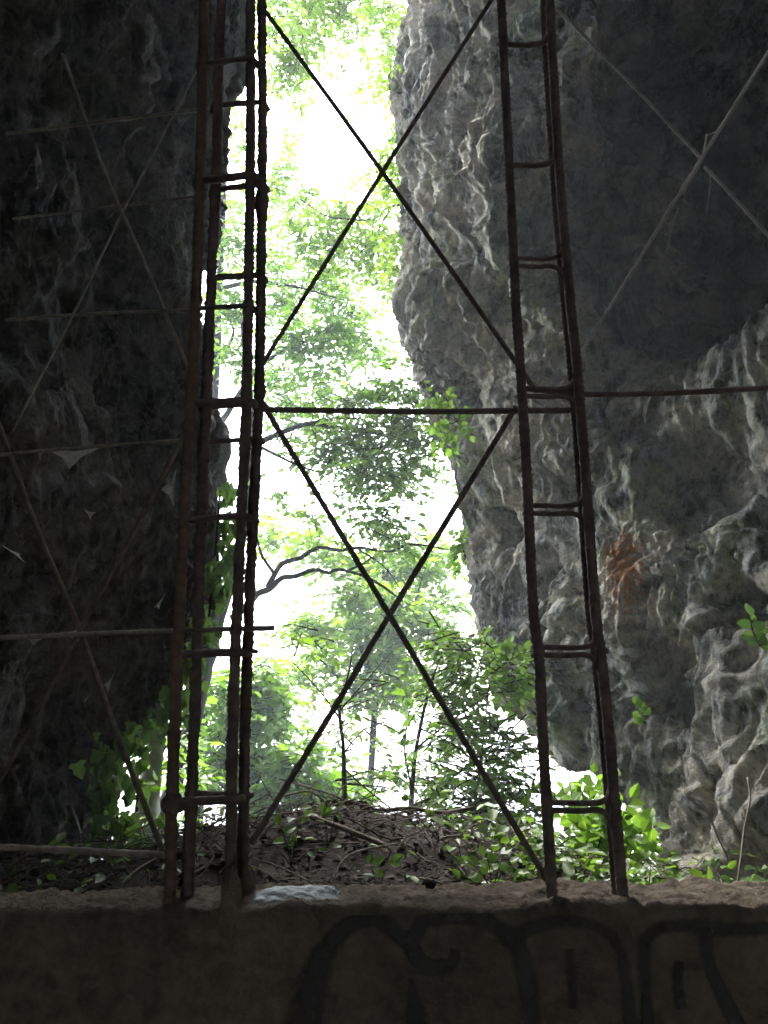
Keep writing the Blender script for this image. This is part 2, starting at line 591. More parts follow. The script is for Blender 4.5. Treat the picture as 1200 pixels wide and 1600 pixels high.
def rock(name, curves, dens, ns, mat, sign, amp=1.0, lip=2, niches=(), shift=0.0):
    S = loft(curves, None, dens, ns)
    nt_, nn, _ = S.shape
    du = np.gradient(S, axis=0)
    dv = np.gradient(S, axis=1)
    nr = -unit(np.cross(du, dv)) * sign
    P = S.reshape(-1, 3)
    row = np.arange(nt_)
    r_lip = sum(dens[:lip])
    far_ = np.where(row < r_lip, (r_lip - row) / (1.5 * dens[lip - 1]), (row - r_lip) / (0.75 * dens[lip]))
    big = 0.12 + 0.88 * np.clip(far_, 0, 1) ** 1.5
    big = np.repeat(big, nn)
    h = rock_big(P, big) * amp
    for nx, ny, nrad, dep in niches:
        c0 = surf_at(S, nx, ny)
        k0 = np.argmin(((P - c0) ** 2).sum(1))
        c0 = P[k0]
        R0 = nrad / F_PX * np.linalg.norm(c0 - CAM)
        q = P - c0
        q = q + 0.7 * R0 * np.stack([pn(P * 1.1 / R0 + 400), pn(P * 1.1 / R0 + 420), pn(P * 1.1 / R0 + 440)], -1)
        h = h - dep / (1 + ((q ** 2).sum(1) / R0 ** 2) ** 2)
    P = P + nr.reshape(-1, 3) * h[:, None]
    S = P.reshape(nt_, nn, 3)
    nr = -unit(np.cross(np.gradient(S, axis=0), np.gradient(S, axis=1))) * sign
    for _ in range(6):
        nr[1:-1, 1:-1] = nr[1:-1, 1:-1] + nr[:-2, 1:-1] + nr[2:, 1:-1] + nr[1:-1, :-2] + nr[1:-1, 2:]
        nr = unit(nr)
    V = P + nr.reshape(-1, 3) * (rock_fine(P, big) * amp + shift)[:, None]
    i = np.arange(nt_ - 1)[:, None] * nn
    j = np.arange(nn - 1)[None]
    Q = np.stack([i + j, i + j + 1, i + nn + j + 1, i + nn + j], -1).reshape(-1, 4)
    if sign > 0:
        Q = Q[:, ::-1]
    o = mesh_np(name, V, Q, mat, smooth=True)
    o['kind'] = 'structure'
    return V.reshape(nt_, nn, 3), o


APEX = at(500, -320, 6.2)
# right-hand side: rails from outside, over the lip of the mouth, to deep inside
sil_r = [(1020, 1640, 4.4), (1018, 1400, 4.6), (1012, 1330, 4.8), (985, 1278, 5.1), (930, 1225, 5.6), (872, 1196, 6.0),
         (832, 1150, 6.3), (800, 1110, 6.5), (762, 1010, 6.6), (722, 880, 6.6), (694, 720, 6.6), (672, 640, 6.6), (652, 590, 6.6), (617, 530, 6.5),
         (606, 490, 6.5), (620, 430, 6.5), (613, 300, 6.5), (610, 140, 6.5), (627, 0, 6.5), (610, -150, 6.4)]
K2 = [at(*p) for p in sil_r] + [APEX]
K1 = [p + np.array([0.75, 1.1, 0.1]) for p in K2[:-1]] + [APEX + np.array([0.1, 1.2, 0.7])]
K0 = [p + np.array([5.5, 2.2, 0.4 + 0.25 * i]) for i, p in enumerate(K2[:-1])] + [APEX + np.array([0.3, 1.9, 7])]
inn_r = [(1230, 1640, 3.4), (1230, 1400, 3.5), (1230, 1150, 3.6), (1230, 950, 3.7), (1230, 760, 3.8), (1230, 560, 4.15), (1230, 430, 4.45), (1230, 200, 5.1), (1230, 0, 5.2), (1150, -250, 4.6)]
K4 = [at(*p) for p in inn_r] + [np.array([0.5, 2.4, 6.9]), np.array([-0.2, 2.4, 7.4])]
K3s = [at(*p) for p in [(1100, 1640, 3.9), (1100, 1400, 4.0), (1075, 1280, 4.4), (1010, 1150, 4.8), (940, 950, 5.1), (905, 760, 5.2), (880, 560, 5.15), (875, 420, 4.8), (880, 200, 4.2), (870, 0, 4.1), (840, -200, 4.0)]] + [np.array([0.35, 3.8, 8.0]), np.array([-0.2, 3.8, 8.4])]
K5 = [(2.7, 0.4, -1.2), (2.7, 0.4, 1.0), (2.8, 0.4, 2.6), (2.4, 0.4, 4.2), (1.4, 0.4, 5.6), (-0.2, 0.4, 6.2)]
K6 = [(3.0, -4, -1.2), (3.0, -4, 1.5), (2.8, -4, 3.5), (1.6, -4, 4.8), (-0.2, -4, 5.2)]
K7 = [(0.2, -8, -1.2), (0.2, -8, 0.5), (0.2, -8, 1.5), (0.1, -8, 2.5), (-0.2, -8, 3.4)]
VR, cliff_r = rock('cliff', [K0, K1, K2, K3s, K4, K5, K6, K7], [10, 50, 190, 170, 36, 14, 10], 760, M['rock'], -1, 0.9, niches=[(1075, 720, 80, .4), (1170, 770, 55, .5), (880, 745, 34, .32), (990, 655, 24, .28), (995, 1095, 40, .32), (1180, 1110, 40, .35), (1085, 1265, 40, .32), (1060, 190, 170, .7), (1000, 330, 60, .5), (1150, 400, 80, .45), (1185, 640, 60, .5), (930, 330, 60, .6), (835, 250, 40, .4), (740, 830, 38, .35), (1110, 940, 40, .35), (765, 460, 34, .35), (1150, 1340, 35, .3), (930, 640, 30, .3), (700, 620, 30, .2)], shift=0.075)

sil_l = [(150, 1640, 3.9), (156, 1400, 4.0), (165, 1300, 4.1), (195, 1205, 4.2), (258, 1125, 4.4), (302, 1050, 4.5), (326, 980, 4.5), (343, 900, 4.5),
         (350, 800, 4.5), (352, 710, 4.5), (362, 645, 4.5), (346, 575, 4.5), (330, 520, 4.5), (314, 450, 4.5), (298, 405, 4.5), (300, 365, 4.5), (312, 325, 4.5),
         (344, 285, 4.5), (349, 205, 4.5), (362, 150, 4.5), (388, 100, 4.5), (398, 60, 4.5), (404, -10, 4.5), (420, -150, 4.7)]
L2 = [at(*p) for p in sil_l] + [APEX]
L1 = [p + np.array([-0.5, 1.0, 0.1]) for p in L2[:-1]] + [APEX + np.array([-0.1, 1.2, 0.7])]
L0 = [p + np.array([-6, 2.6, 0.4 + 0.25 * i]) for i, p in enumerate(L2[:-1])] + [APEX + np.array([0.3, 1.9, 7])]
inn_l = [(-40, 1640, 2.7), (-40, 1400, 2.8), (-40, 1100, 2.9), (-40, 800, 2.8), (-40, 500, 2.6), (-40, 200, 2.4), (-40, 0, 2.3), (60, -250, 2.3)]
L4 = [at(*p) for p in inn_l] + [np.array([-0.6, 2.4, 6.9]), np.array([-0.2, 2.4, 7.4])]
L3 = 0.5 * (resample(L2, 40) + resample(L4, 40)) + np.array([-0.12, 0.3, 0])
L5 = [(-2.1, 0.4, -1.2), (-2.2, 0.4, 1.0), (-2.4, 0.4, 2.6), (-2.0, 0.4, 4.2), (-1.2, 0.4, 5.6), (-0.2, 0.4, 6.2)]
L6 = [(-2.8, -4, -1.2), (-2.8, -4, 1.5), (-2.6, -4, 3.5), (-1.6, -4, 4.8), (-0.2, -4, 5.2)]
L7 = [(-0.4, -8, -1.2), (-0.4, -8, 0.5), (-0.4, -8, 1.5), (-0.3, -8, 2.5), (-0.2, -8, 3.4)]
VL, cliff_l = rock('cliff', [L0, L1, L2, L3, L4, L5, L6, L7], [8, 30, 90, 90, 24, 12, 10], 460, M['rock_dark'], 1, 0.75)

M['rock'].node_tree.nodes['stain_place'].inputs[1].default_value = tuple(surf_at(VR, 962, 875))
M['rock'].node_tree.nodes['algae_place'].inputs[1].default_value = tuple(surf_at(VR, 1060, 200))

# ------------------------------------------------------------------ ground
def ground_h(x, y):
    x = np.asarray(x, float); y = np.asarray(y, float)
    h = 1.03 - 0.05 * (y - 1.4)
    h = h + 0.13 * np.clip(-x - 0.2, 0, 1)
    mound = 0.36 * np.exp(-((x + 0.12) / 0.85) ** 2 - ((y - 2.75) / 0.62) ** 2)
    h = h + mound
    far = np.clip(y - 3.4, 0, None)
    h = h - 0.16 * np.clip(far, 0, 3) - 0.40 * np.clip(far - 2.0, 0, 300)
    p = np.stack([x, y, np.zeros_like(x)], -1).reshape(-1, 3)
    nz = (0.09 * pn(p * 1.7) + 0.05 * pn(p * 4.3 + 7) + 0.02 * pn(p * 12)).reshape(x.shape)
    return h + nz


def sheet(name, xs, ys, hf, mat):
    X, Y = np.meshgrid(xs, ys)
    Z = hf(X, Y)
    V = np.stack([X, Y, Z], -1).reshape(-1, 3)
    nx = len(xs)
    i = np.arange(len(ys) - 1)[:, None] * nx
    j = np.arange(nx - 1)[None]
    Q = np.stack([i + j, i + j + 1, i + nx + j + 1, i + nx + j], -1).reshape(-1, 4)
    o = mesh_np(name, V, Q, mat, smooth=True)
    o['kind'] = 'structure'
    return o


xs = np.concatenate([-np.geomspace(100, 2.6, 26), np.linspace(-2.5, 2.5, 170), np.geomspace(2.6, 100, 26)])
ys = np.concatenate([np.linspace(1.33, 5, 130), np.geomspace(5.05, 120, 50)])
sheet('ground', xs, ys, ground_h, M['soil'])
sheet('cave_floor', np.linspace(-4, 4, 60), np.linspace(-9, 1.34, 70),
      lambda X, Y: 0.05 * pn(np.stack([X, Y, X * 0], -1).reshape(-1, 3) * 1.3).reshape(X.shape), M['floor'])

# ------------------------------------------------------------------ concrete wall
YW0, YW1 = 1.25, 1.40
ZT = float(at(600, 1414, YW0)[2])


def wall_pt(prof, x):
    pass


def build_wall():
    # profile: front bottom, front top edge, back top edge, back bottom
    fr = [(YW0, z) for z in np.linspace(-0.05, ZT - 0.006, 70)]
    fr += [(YW0 + 0.002, ZT - 0.002)]
    fr += [(y, ZT) for y in np.linspace(YW0 + 0.008, YW1 - 0.008, 44)]
    fr += [(YW1 - 0.002, ZT - 0.003)]
    fr += [(YW1, z) for z in np.linspace(ZT - 0.02, 0.6, 12)]
    fr = np.array(fr)
    X = np.linspace(-2.6, 2.8, 1700)
    k = len(fr)
    V = np.empty((len(X), k, 3))
    V[..., 0] = X[:, None]
    V[..., 1] = fr[None, :, 0]
    V[..., 2] = fr[None, :, 1]
    P = V.reshape(-1, 3)
    top = np.clip((P[:, 2] - (ZT - 0.012)) / 0.012, 0, 1)
    P2 = P.copy()
    front = P[:, 1] < YW0 + 0.004
    P2[:, 1] += np.where(front, front_disp(P), 0)
    P2[:, 2] += top * (0.010 * pn(P * 9 + 3) + 0.008 * pn(P * 26) + 0.0065 * pn(P * 70) + 0.004 * pn(P * 150) - 0.02 * np.clip(pn(P * 5 + 40) - 0.25, 0, 1))
    # chipped front arris
    P2[:, 2] -= np.where(front, top * 0.012 * np.clip(pn(P * np.array([14, 1, 1]) + 80) + 0.1, 0, 1), 0)
    i = np.arange(len(X) - 1)[:, None] * k
    j = np.arange(k - 1)[None]
    Q = np.stack([i + j, i + k + j, i + k + j + 1, i + j + 1], -1).reshape(-1, 4)
    return mesh_np('concrete_wall', P2, Q, M['concrete'], smooth=True)


def front_disp(P):
    return 0.004 * pn(P * np.array([6, 0, 6]) + 3.3) + 0.003 * pn(P * np.array([22, 0, 22]) + 7.7) + 0.0012 * pn(P * np.array([70, 0, 70]) + 1.1)


wall = build_wall()
tag(wall, 'low grey concrete wall across the bottom with faded black graffiti', 'wall')


def stroke(pts, w):
    """spray-painted line on the front face, following its bumps; pts are spots of the photograph"""
    P = smooth_path([at(x, y, YW0) for x, y in pts], 0.006)
    wv = np.interp(np.linspace(0, 1, len(P)), np.linspace(0, 1, len(w)), w)
    T = np.gradient(P, axis=0)
    T[:, 1] = 0
    T = unit(T)
    Nn = np.stack([-T[:, 2], np.zeros(len(T)), T[:, 0]], -1)
    cols = np.linspace(-1, 1, 7)
    edge = 1.25 + 0.10 * pn(P * 40)
    V = P[:, None] + Nn[:, None] * (cols[None, :, None] * (wv * edge)[:, None, None])
    V = V.reshape(-1, 3)
    V[:, 2] = np.minimum(V[:, 2], ZT - 0.012)
    V[:, 1] = YW0 + front_disp(np.stack([V[:, 0], np.full(len(V), YW0), V[:, 2]], -1)) - 0.0016
    i = np.arange(len(P) - 1)[:, None] * 7
    j = np.arange(6)[None]
    Q = np.stack([i + j, i + 7 + j, i + 8 + j, i + j + 1], -1).reshape(-1, 4)
    o = mesh_np('graffiti', V, Q, M['paint'], wall, smooth=True)
    at_ = o.data.attributes.new('edge', 'FLOAT', 'POINT')
    at_.data.foreach_set('value', np.tile(1 - np.abs(cols), len(P)).astype(np.float32))
    return o


px = 1.0 / 1050
stroke([(478, 1640), (484, 1560), (506, 1490), (545, 1446), (585, 1436), (622, 1458), (652, 1490)], [26 * px, 26 * px, 22 * px, 14 * px, 12 * px, 13 * px, 10 * px])
stroke([(712, 1482), (706, 1504), (684, 1512), (656, 1502), (644, 1474), (664, 1440), (712, 1426), (760, 1438), (800, 1470), (822, 1524), (832, 1640)],
       [8 * px, 12 * px, 13 * px, 12 * px, 14 * px, 15 * px, 13 * px, 14 * px, 16 * px, 13 * px, 13 * px])
stroke([(642, 1528), (648, 1570), (654, 1640)], [3 * px, 14 * px, 26 * px])
stroke([(792, 1468), (830, 1450), (880, 1440), (930, 1446), (962, 1472), (978, 1530), (986, 1640)], [14 * px, 10 * px, 8 * px, 8 * px, 10 * px, 10 * px, 12 * px])
stroke([(889, 1482), (893, 1520), (896, 1576)], [7 * px, 8 * px, 7 * px])
stroke([(1002, 1472), (1030, 1450), (1080, 1446), (1140, 1452), (1230, 1448)], [9 * px, 9 * px, 12 * px, 9 * px, 9 * px])
stroke([(1006, 1470), (1008, 1540), (1014, 1640)], [10 * px, 9 * px, 10 * px])
stroke([(1060, 1500), (1058, 1536), (1064, 1576)], [7 * px, 9 * px, 8 * px])
stroke([(1098, 1452), (1108, 1510), (1130, 1560), (1172, 1640)], [12 * px, 9 * px, 12 * px, 14 * px])


def flat_patch(name, outline, z_off, mat, parent, n=120):
    """a thin crust on the wall top with an uneven outline"""
    cx, cy_, rx, ry = outline
    nr_, na = 34, n
    V = []
    for i in range(nr_ + 1):
        for j in range(na):
            a = 2 * math.pi * j / na
            rr = i / nr_
            e = 1 + 0.25 * pn(np.array([[math.cos(a) * 2, math.sin(a) * 2, 5]]))[0] + 0.12 * pn(np.array([[math.cos(a) * 6, math.sin(a) * 6, 9]]))[0]
            sq = lambda q: math.copysign(abs(q) ** 0.6, q)
            x, y = cx + rx * rr * e * sq(math.cos(a)), cy_ + ry * rr * e * sq(math.sin(a))
            V.append((x, y, 0))
    V = np.array(V)
    V[:, 1] = np.clip(V[:, 1], YW0 + 0.004, YW1 - 0.004)
    P = np.stack([V[:, 0], V[:, 1], np.full(len(V), ZT)], -1)
    base = 0.010 * pn(P * 9 + 3) + 0.007 * pn(P * 26)
    rr = np.repeat(np.arange(nr_ + 1) / nr_, na)
    V[:, 2] = ZT + base + z_off * (1 - rr ** 4) - 0.004 * (rr > 0.97) + 0.003 * pn(P * 70 + 2) - 0.004 * rr ** 2 + 0.004 * pn(P * 31 + 5)
    i = np.arange(nr_)[:, None] * na
    j = np.arange(na)[None]
    k = (np.arange(na)[None] + 1) % na
    Q = np.stack([i + j, i + na + j, i + na + k, i + k], -1).reshape(-1, 4)
    return mesh_np(name, V, Q, mat, parent, smooth=True)


pl_, pr_ = at(385, 1398, 1.33), at(548, 1398, 1.33)
wp = flat_patch('wet_patch', ((pl_[0] + pr_[0]) / 2, 1.325, (pr_[0] - pl_[0]) / 2, 0.062), 0.0055, M['wet'], wall)
wp['label'] = 'wet glistening patch reflecting the sky on the wall top'

# ------------------------------------------------------------------ reinforcing steel
def ppath(pts):
    return [at(*p) for p in pts]


def bar_obj(name, path, r, mat, parent=None, rib=(0.0105, 0.0011), noise=0.12, origin=None, sides=10, step=0.0026):
    P = smooth_path(path, step)
    o = np.array(origin if origin is not None else P[0])
    a = Acc(o)
    add_tube(a, P, r, sides, rib, True, noise)
    ob = a.build(name, mat, parent)
    if parent is None:
        ob.location = Vector(o)
    return ob


YF, YB = 1.285, 1.345
def column(label, bars, stirrups, loc):
    root = empty('rebar_column', loc, label, 'rebar column', 'rebar columns standing on the wall')
    for pts, r, mat, nz in bars:
        bar_obj('vertical_bar', ppath(pts), r, mat, root, noise=nz, origin=loc)
    for s in stirrups:
        s(root, loc)
    return root


def hooks(py, xl, xr, two=True, r=0.0043):
    """a rung of one or two rods side by side, hooked behind the bars: the upper end turns up, the lower down"""
    def f(root, loc):
        for k, sg in enumerate((1, -1) if two else (1,)):
            off = -6 if two and k == 0 else (6 if two else 0)
            y = YF + 0.003
            pts = [at(xl - 9, py + off * 1.2, y + .014), at(xl - 4, py + off, y + .004), at(xl + 8, py + off, y), at((xl + xr) / 2, py + off + 1, y), at(xr - 32, py + off * .9, y), at(xr - 18, py + off * .9 - sg * 2, y + .001),
                   at(xr - 9, py + off - sg * 8, y + .003), at(xr - 4, py + off - sg * 22, y + .008), at(xr + 2, py + off - sg * 36, y + .012)]
            bar_obj('stirrup', pts, r, M['rust'], root, rib=None, noise=0.12, origin=loc, sides=8, step=0.004)
    return f


bE = [(864, 1432), (863, 1405), (848, 1150), (842, 1025), (833, 950), (823, 742), (813, 575), (806, 475), (797, 292), (787, 83), (783, 0), (779, -90)]
bFr = [(975, 1432), (973, 1400), (952, 1150), (939, 1025), (930, 950), (915, 742), (902, 575), (893, 490), (876, 292), (863, 83), (860, 0), (856, -90)]
sh = lambda pts, dx, Y, dy=0: [(x + dx, y + dy, Y) for x, y in pts]
E0 = at(863, 1405, YF); F0 = at(973, 1400, YF)
col_loc_r = np.array([(E0[0] + F0[0]) / 2, 1.32, ZT])
column('rust brown rebar ladder column standing on the wall before the pale right cliff',
       [(sh(bE, 0, YF), 0.0078, M['rust'], 0.12), (sh(bFr, 0, YF), 0.0078, M['rust'], 0.12),
        (sh(bFr, -11, YB - .03, -6), 0.0055, M['rust'], 0.12)],
       [hooks(1260, 857, 958), hooks(1017, 842, 937), hooks(796, 828, 917), hooks(613, 818, 904), hooks(410, 804, 885), hooks(258, 797, 872, False, .005), hooks(70, 788, 862, False, .005), hooks(-60, 782, 856)], col_loc_r)

bA = [(262, 1432), (265, 1405), (272, 1150), (283, 900), (297, 650), (306, 480), (312, 300), (317, 100), (319, 0), (321, -90)]
bB = [(290, 1415), (293, 1390), (303, 1150), (312, 900), (322, 640), (330, 440), (337, 290), (342, 100), (346, 0), (348, -90)]
bC = [(359, 1450), (360, 1420), (363, 1150), (373, 900), (384, 650), (388, 480), (391, 250), (392, 0), (394, -90)]
bD = [(377, 1415), (378, 1390), (383, 1150), (391, 900), (404, 650), (407, 480), (410, 250), (409, 0), (408, -90)]
A0 = at(265, 1405, YF)
col_loc_l = np.array([at(320, 1405, YF)[0], 1.32, ZT])


def rung(py0, x0, py1, x1, Y0, Y1, r, mat='rust', hook=True):
    """one tie leg between two bars of the cage, its ends bent round them"""
    def f(root, loc):
        a, b_ = at(x0, py0, Y0), at(x1, py1, Y1)
        pts = [a + np.array([-.010, .020, .0]), a + np.array([-.006, .004, 0]), a + np.array([.006, 0, 0]), 0.5 * (a + b_), b_ + np.array([-.006, 0, 0]), b_ + np.array([.006, .004, 0]), b_ + np.array([.010, .020, 0])]
        bar_obj('stirrup', pts, r, M[mat], root, rib=None, noise=0.25, origin=loc, sides=8, step=0.005)
    return f


lc = column('thick blackened rebar column on the wall before the dark left rock',
            [(sh(bA, 0, YF), 0.0085, M['rust_brown'], 0.2), (sh(bB, 0, YB), 0.0088, M['rust'], 0.35),
             (sh(bC, 0, YF - 0.012), 0.0082, M['rust'], 0.3), (sh(bD, 0, YB), 0.0085, M['rust'], 0.35)],
            [rung(1252, 270, 1250, 365, YF, YF - .02, 0.0062), rung(1240, 300, 1244, 380, YB + .01, YB + .01, 0.005), rung(1022, 285, 1020, 372, YF, YF - .02, 0.006), rung(1017, 306, 1017, 388, YB + .01, YB + .01, 0.004),
             rung(812, 290, 806, 378, YF, YF - .02, 0.0058), rung(690, 322, 686, 400, YB, YB + .01, 0.0045), rung(630, 300, 626, 386, YF, YF - .02, 0.0062), rung(636, 320, 630, 404, YB + .01, YB + .01, 0.0055), rung(482, 305, 478, 388, YF, YF - .02, 0.0042),
             rung(434, 332, 430, 404, YB, YB + .01, 0.0062), rung(282, 312, 274, 392, YF, YF - .02, 0.0068), rung(296, 336, 288, 408, YB + .01, YB + .01, 0.0058), rung(164, 338, 160, 408, YB + .01, YB + .01, 0.0055),
             rung(100, 316, 92, 392, YF, YF - .02, 0.005), rung(-30, 318, -36, 392, YF, YF - .02, 0.005)], col_loc_l)
# lumps of mortar and rust still clinging to the bars
def lump(px_, py_, Y, rx, rz, mat, root, loc, name='mortar_lump'):
    c = at(px_, py_, Y)
    a = np.linspace(0, np.pi, 12)
    b2 = np.linspace(0, 2 * np.pi, 14, endpoint=False)
    d = np.stack([np.outer(np.sin(a), np.cos(b2)), np.outer(np.sin(a), np.sin(b2)), np.outer(np.cos(a), np.ones(14))], -1).reshape(-1, 3)
    V = c + d * np.array([rx, rx, rz]) * (1 + 0.5 * pn(d * 1.8 + px_) + 0.25 * pn(d * 5))[:, None]
    i = np.arange(11)[:, None] * 14
    j = np.arange(14)[None]
    k = (j + 1) % 14
    Q = np.stack([i + j, i + 14 + j, i + 14 + k, i + k], -1).reshape(-1, 4)
    return mesh_np(name, V - loc, Q, mat, root, smooth=True)


lump(409, 318, YB, 0.0125, 0.045, M['rust'], lc, col_loc_l, 'rust_lump')
lump(360, 1432, YF - 0.025, 0.017, 0.06, M['concrete'], lc, col_loc_l)
lump(270, 1256, YF, 0.016, 0.018, M['rust'], lc, col_loc_l, 'rust_lump')
lump(380, 1385, YB, 0.018, 0.035, M['concrete'], lc, col_loc_l)


def tie_bar(pts, r, label, group, mat='rust', rib=(0.008, 0.0007), noise=0.15, cat='steel bar', name='tie_bar'):
    o = bar_obj(name, ppath(pts), r, M[mat], None, rib=rib, noise=noise, sides=8, step=0.0035)
    return tag(o, label, cat, group)


GM, GL, GR = 'bars between the two rebar columns', 'thin bars left of the left rebar column', 'bars right of the right rebar column'
Y1_, Y2_ = YB + 0.022, YB + 0.034
tie_bar([(412, 640, YF + .03), (650, 643, YF + .03), (895, 641, YF + .03)], 0.0049, 'level bar joining both rebar columns at mid height', GM)
tie_bar([(408, 8, Y1_), (597, 268, Y1_), (838, 612, Y1_)], 0.0042, 'upper crossed bar running from top of left column down to right column', GM)
tie_bar([(790, -35, Y2_), (597, 270, Y2_), (408, 572, Y2_)], 0.0041, 'upper crossed bar running from top of right column down to left column', GM)
tie_bar([(410, 630, Y1_), (608, 960, Y1_), (855, 1376, Y1_ - .02)], 0.0046, 'lower crossed bar ending at the foot of the right column', GM)
tie_bar([(806, 636, Y2_), (608, 962, Y2_), (520, 1110, Y2_), (392, 1318, Y2_)], 0.0047, 'lower crossed bar running down to the foot of the left column', GM)
tie_bar([(822, 607, YF + .06), (910, 616, YF + .03), (1050, 614, YF + .02), (1240, 604, YF + .0)], 0.0048, 'ribbed level bar running right from the right column across the cliff', GR)
tie_bar([(868, 12, YB), (985, 130, YB), (1098, 250, YB)], 0.0028, 'thin slanting bar from top of the right column to the wire knot', GR, 'wire')
tie_bar([(1101, 260, YB + .01), (1150, 312, YB + .01), (1240, 412, YB + .01)], 0.0028, 'broken off thin bar slanting down right from beside the wire knot', GR, 'wire')
tie_bar([(1240, 20, YB - .01), (1097, 246, YB - .01), (990, 420, YB), (872, 612, YB)], 0.0031, 'long thin bar rising right through the wire knot from the right column', GR, 'wire')
# left panel, its far end turned a little away
lv = [((10, 209, 1.50), (160, 190, 1.42), (325, 170, 1.30), 0.0034, 'topmost of the dusty level bars before the dark left rock'),
      ((20, 342, 1.50), (180, 322, 1.42), (318, 306, 1.30), 0.0026, 'second dusty level bar from the top before the dark left rock'),
      ((10, 500, 1.50), (150, 490, 1.42), (312, 484, 1.30), 0.0032, 'third dusty level bar from the top before the dark left rock'),
      ((-40, 714, 1.48), (120, 700, 1.40), (300, 687, 1.30), 0.0034, 'dusty level bar with cobweb hanging below it before the dark left rock'),
      ((-40, 998, 1.42), (200, 988, 1.36), (428, 981, 1.315), 0.0042, 'level bar whose right end pokes out past the left column'),
      ((-40, 1322, 1.44), (120, 1329, 1.38), (258, 1336, 1.30), 0.0050, 'lowest level bar just above the wall left of the left column')]
for a_, b_, c_, r_, lab in lv:
    tie_bar([a_, b_, c_], r_, lab, GL, 'rust_pale', rib=None, noise=0.3)
tie_bar([(98, 85, 1.46), (160, 260, 1.42), (225, 410, 1.38), (304, 600, 1.33)], 0.0040, 'upper slanting bar falling from top left toward the left column', GL, 'rust_pale', None, 0.25)
tie_bar([(318, 90, 1.33), (190, 335, 1.40), (110, 500, 1.44), (18, 675, 1.47)], 0.0024, 'upper slanting thin bar rising right toward top of the left column', GL, 'rust_pale', None)
tie_bar([(-10, 640, 1.47), (60, 830, 1.44), (125, 985, 1.40), (190, 1165, 1.36), (255, 1332, 1.32)], 0.0046, 'lower slanting bar falling to the foot of the left column', GL, 'rust', None, 0.25)
tie_bar([(294, 668, 1.33), (215, 820, 1.38), (125, 985, 1.415), (50, 1130, 1.44), (-30, 1270, 1.46)], 0.0042, 'lower slanting bar rising right to the middle of the left column', GL, 'rust', None)
tie_bar([(330, 545, 1.37), (324, 700, 1.37), (318, 880, 1.37), (312, 1000, 1.37)], 0.0011, 'thin pale hanging wire behind the left column', None, 'wire', None, cat='wire', name='hanging_wire')

kn = at(1095, 250, YB - .015)
root = empty('wire_knot', kn, 'grey tie wire knot with loose tails at the crossing of the thin right bars', 'tie wire')
for pts, r in [([(1104, 210), (1101, 230), (1096, 248)], .0011), ([(1097, 245), (1088, 262), (1078, 280), (1066, 300)], .0016), ([(1064, 303), (1040, 325), (1021, 337), (1002, 347)], .0010),
               ([(1060, 325), (1051, 350), (1044, 385), (1034, 412), (1029, 440)], .0009), ([(1110, 274), (1110, 290), (1107, 315), (1102, 346)], .0009), ([(1104, 212), (1118, 206), (1124, 204)], .0008), ([(1133, 211), (1137, 219)], .0009), ([(1068, 312), (1076, 321)], .0012)]:
    bar_obj('wire', ppath([(x, y, YB - .015) for x, y in pts]), r * 1.45, M['wire'], root, rib=None, noise=0.1, origin=kn, sides=5, step=0.01)
add = Acc(kn)
tt_ = np.linspace(0, 1, 70)
hp = np.stack([at(1097 - 32 * q, 246 + 56 * q, YB - .012) + np.array([.0045 * math.cos(q * 46), .0045 * math.sin(q * 46), 0]) for q in tt_])
add_tube(add, hp, 0.0009, 5)
add.build('wire', M['wire'], root)

# ------------------------------------------------------------------ vegetation
def clump_arr(lst, Y, dy, scale=1.0, dens=1.0):
    cs, rs, ks = [], [], []
    for q in lst:
        x, y, r = q[:3]
        k = q[3] if len(q) > 3 else None
        yy = Y + rng.uniform(-dy, dy)
        c = at(x, y, yy)
        R = r / F_PX * yy * scale
        cs.append(c)
        rs.append(np.array([R, max(R, 0.5), R]))
        ks.append(max(2, int((k * 1.5 if k is not None else r * 1.3) * dens)))
    return cs, rs, ks


def tree(name, label, clumps, Y, dy, L, mat, trunk, limbs, bark='bark', dens=1.0, group='trees outside the cave mouth', cat='tree', per=8, length=0.32, wr=0.55, twigs=True, droop=0.15):
    """trunk and limbs given as (px, py, Y, radius) runs"""
    base = np.array(at(*trunk[0][:3]))
    root = empty(name, base, label, cat, group)
    tr = Acc(base)
    P = smooth_path([at(*p[:3]) for p in trunk], 0.12)
    rr = np.interp(np.linspace(0, 1, len(P)), np.linspace(0, 1, len(trunk)), [p[3] for p in trunk])
    add_tube(tr, P, rr, 9, noise=0.25)
    tr.build('trunk', M[bark], root)
    for lb in limbs:
        a = Acc(base)
        P = smooth_path([at(*p[:3]) for p in lb], 0.06)
        P = P + 0.02 * np.stack([pn(P * 3 + 1), pn(P * 3 + 20), pn(P * 3 + 40)], -1) * np.linspace(0, 1, len(P))[:, None]
        rr = np.interp(np.linspace(0, 1, len(P)), np.linspace(0, 1, len(lb)), [p[3] for p in lb])
        add_tube(a, P, rr, 6, noise=0.2)
        a.build('branch', M[bark], root)
    a = Acc(base)
    w = Acc(base) if twigs else None
    cs, rs, ks = clump_arr(clumps, Y, dy, 1.0, dens)
    sprigs(a, w, cs, rs, ks, L, per=per, length=length, wr=wr, droop=droop)
    tag(a.build('crown', M[mat], root, smooth=False), kind='stuff')
    if w is not None and w.V:
        tag(w.build('twigs', M[bark], root), kind='stuff')
    return root


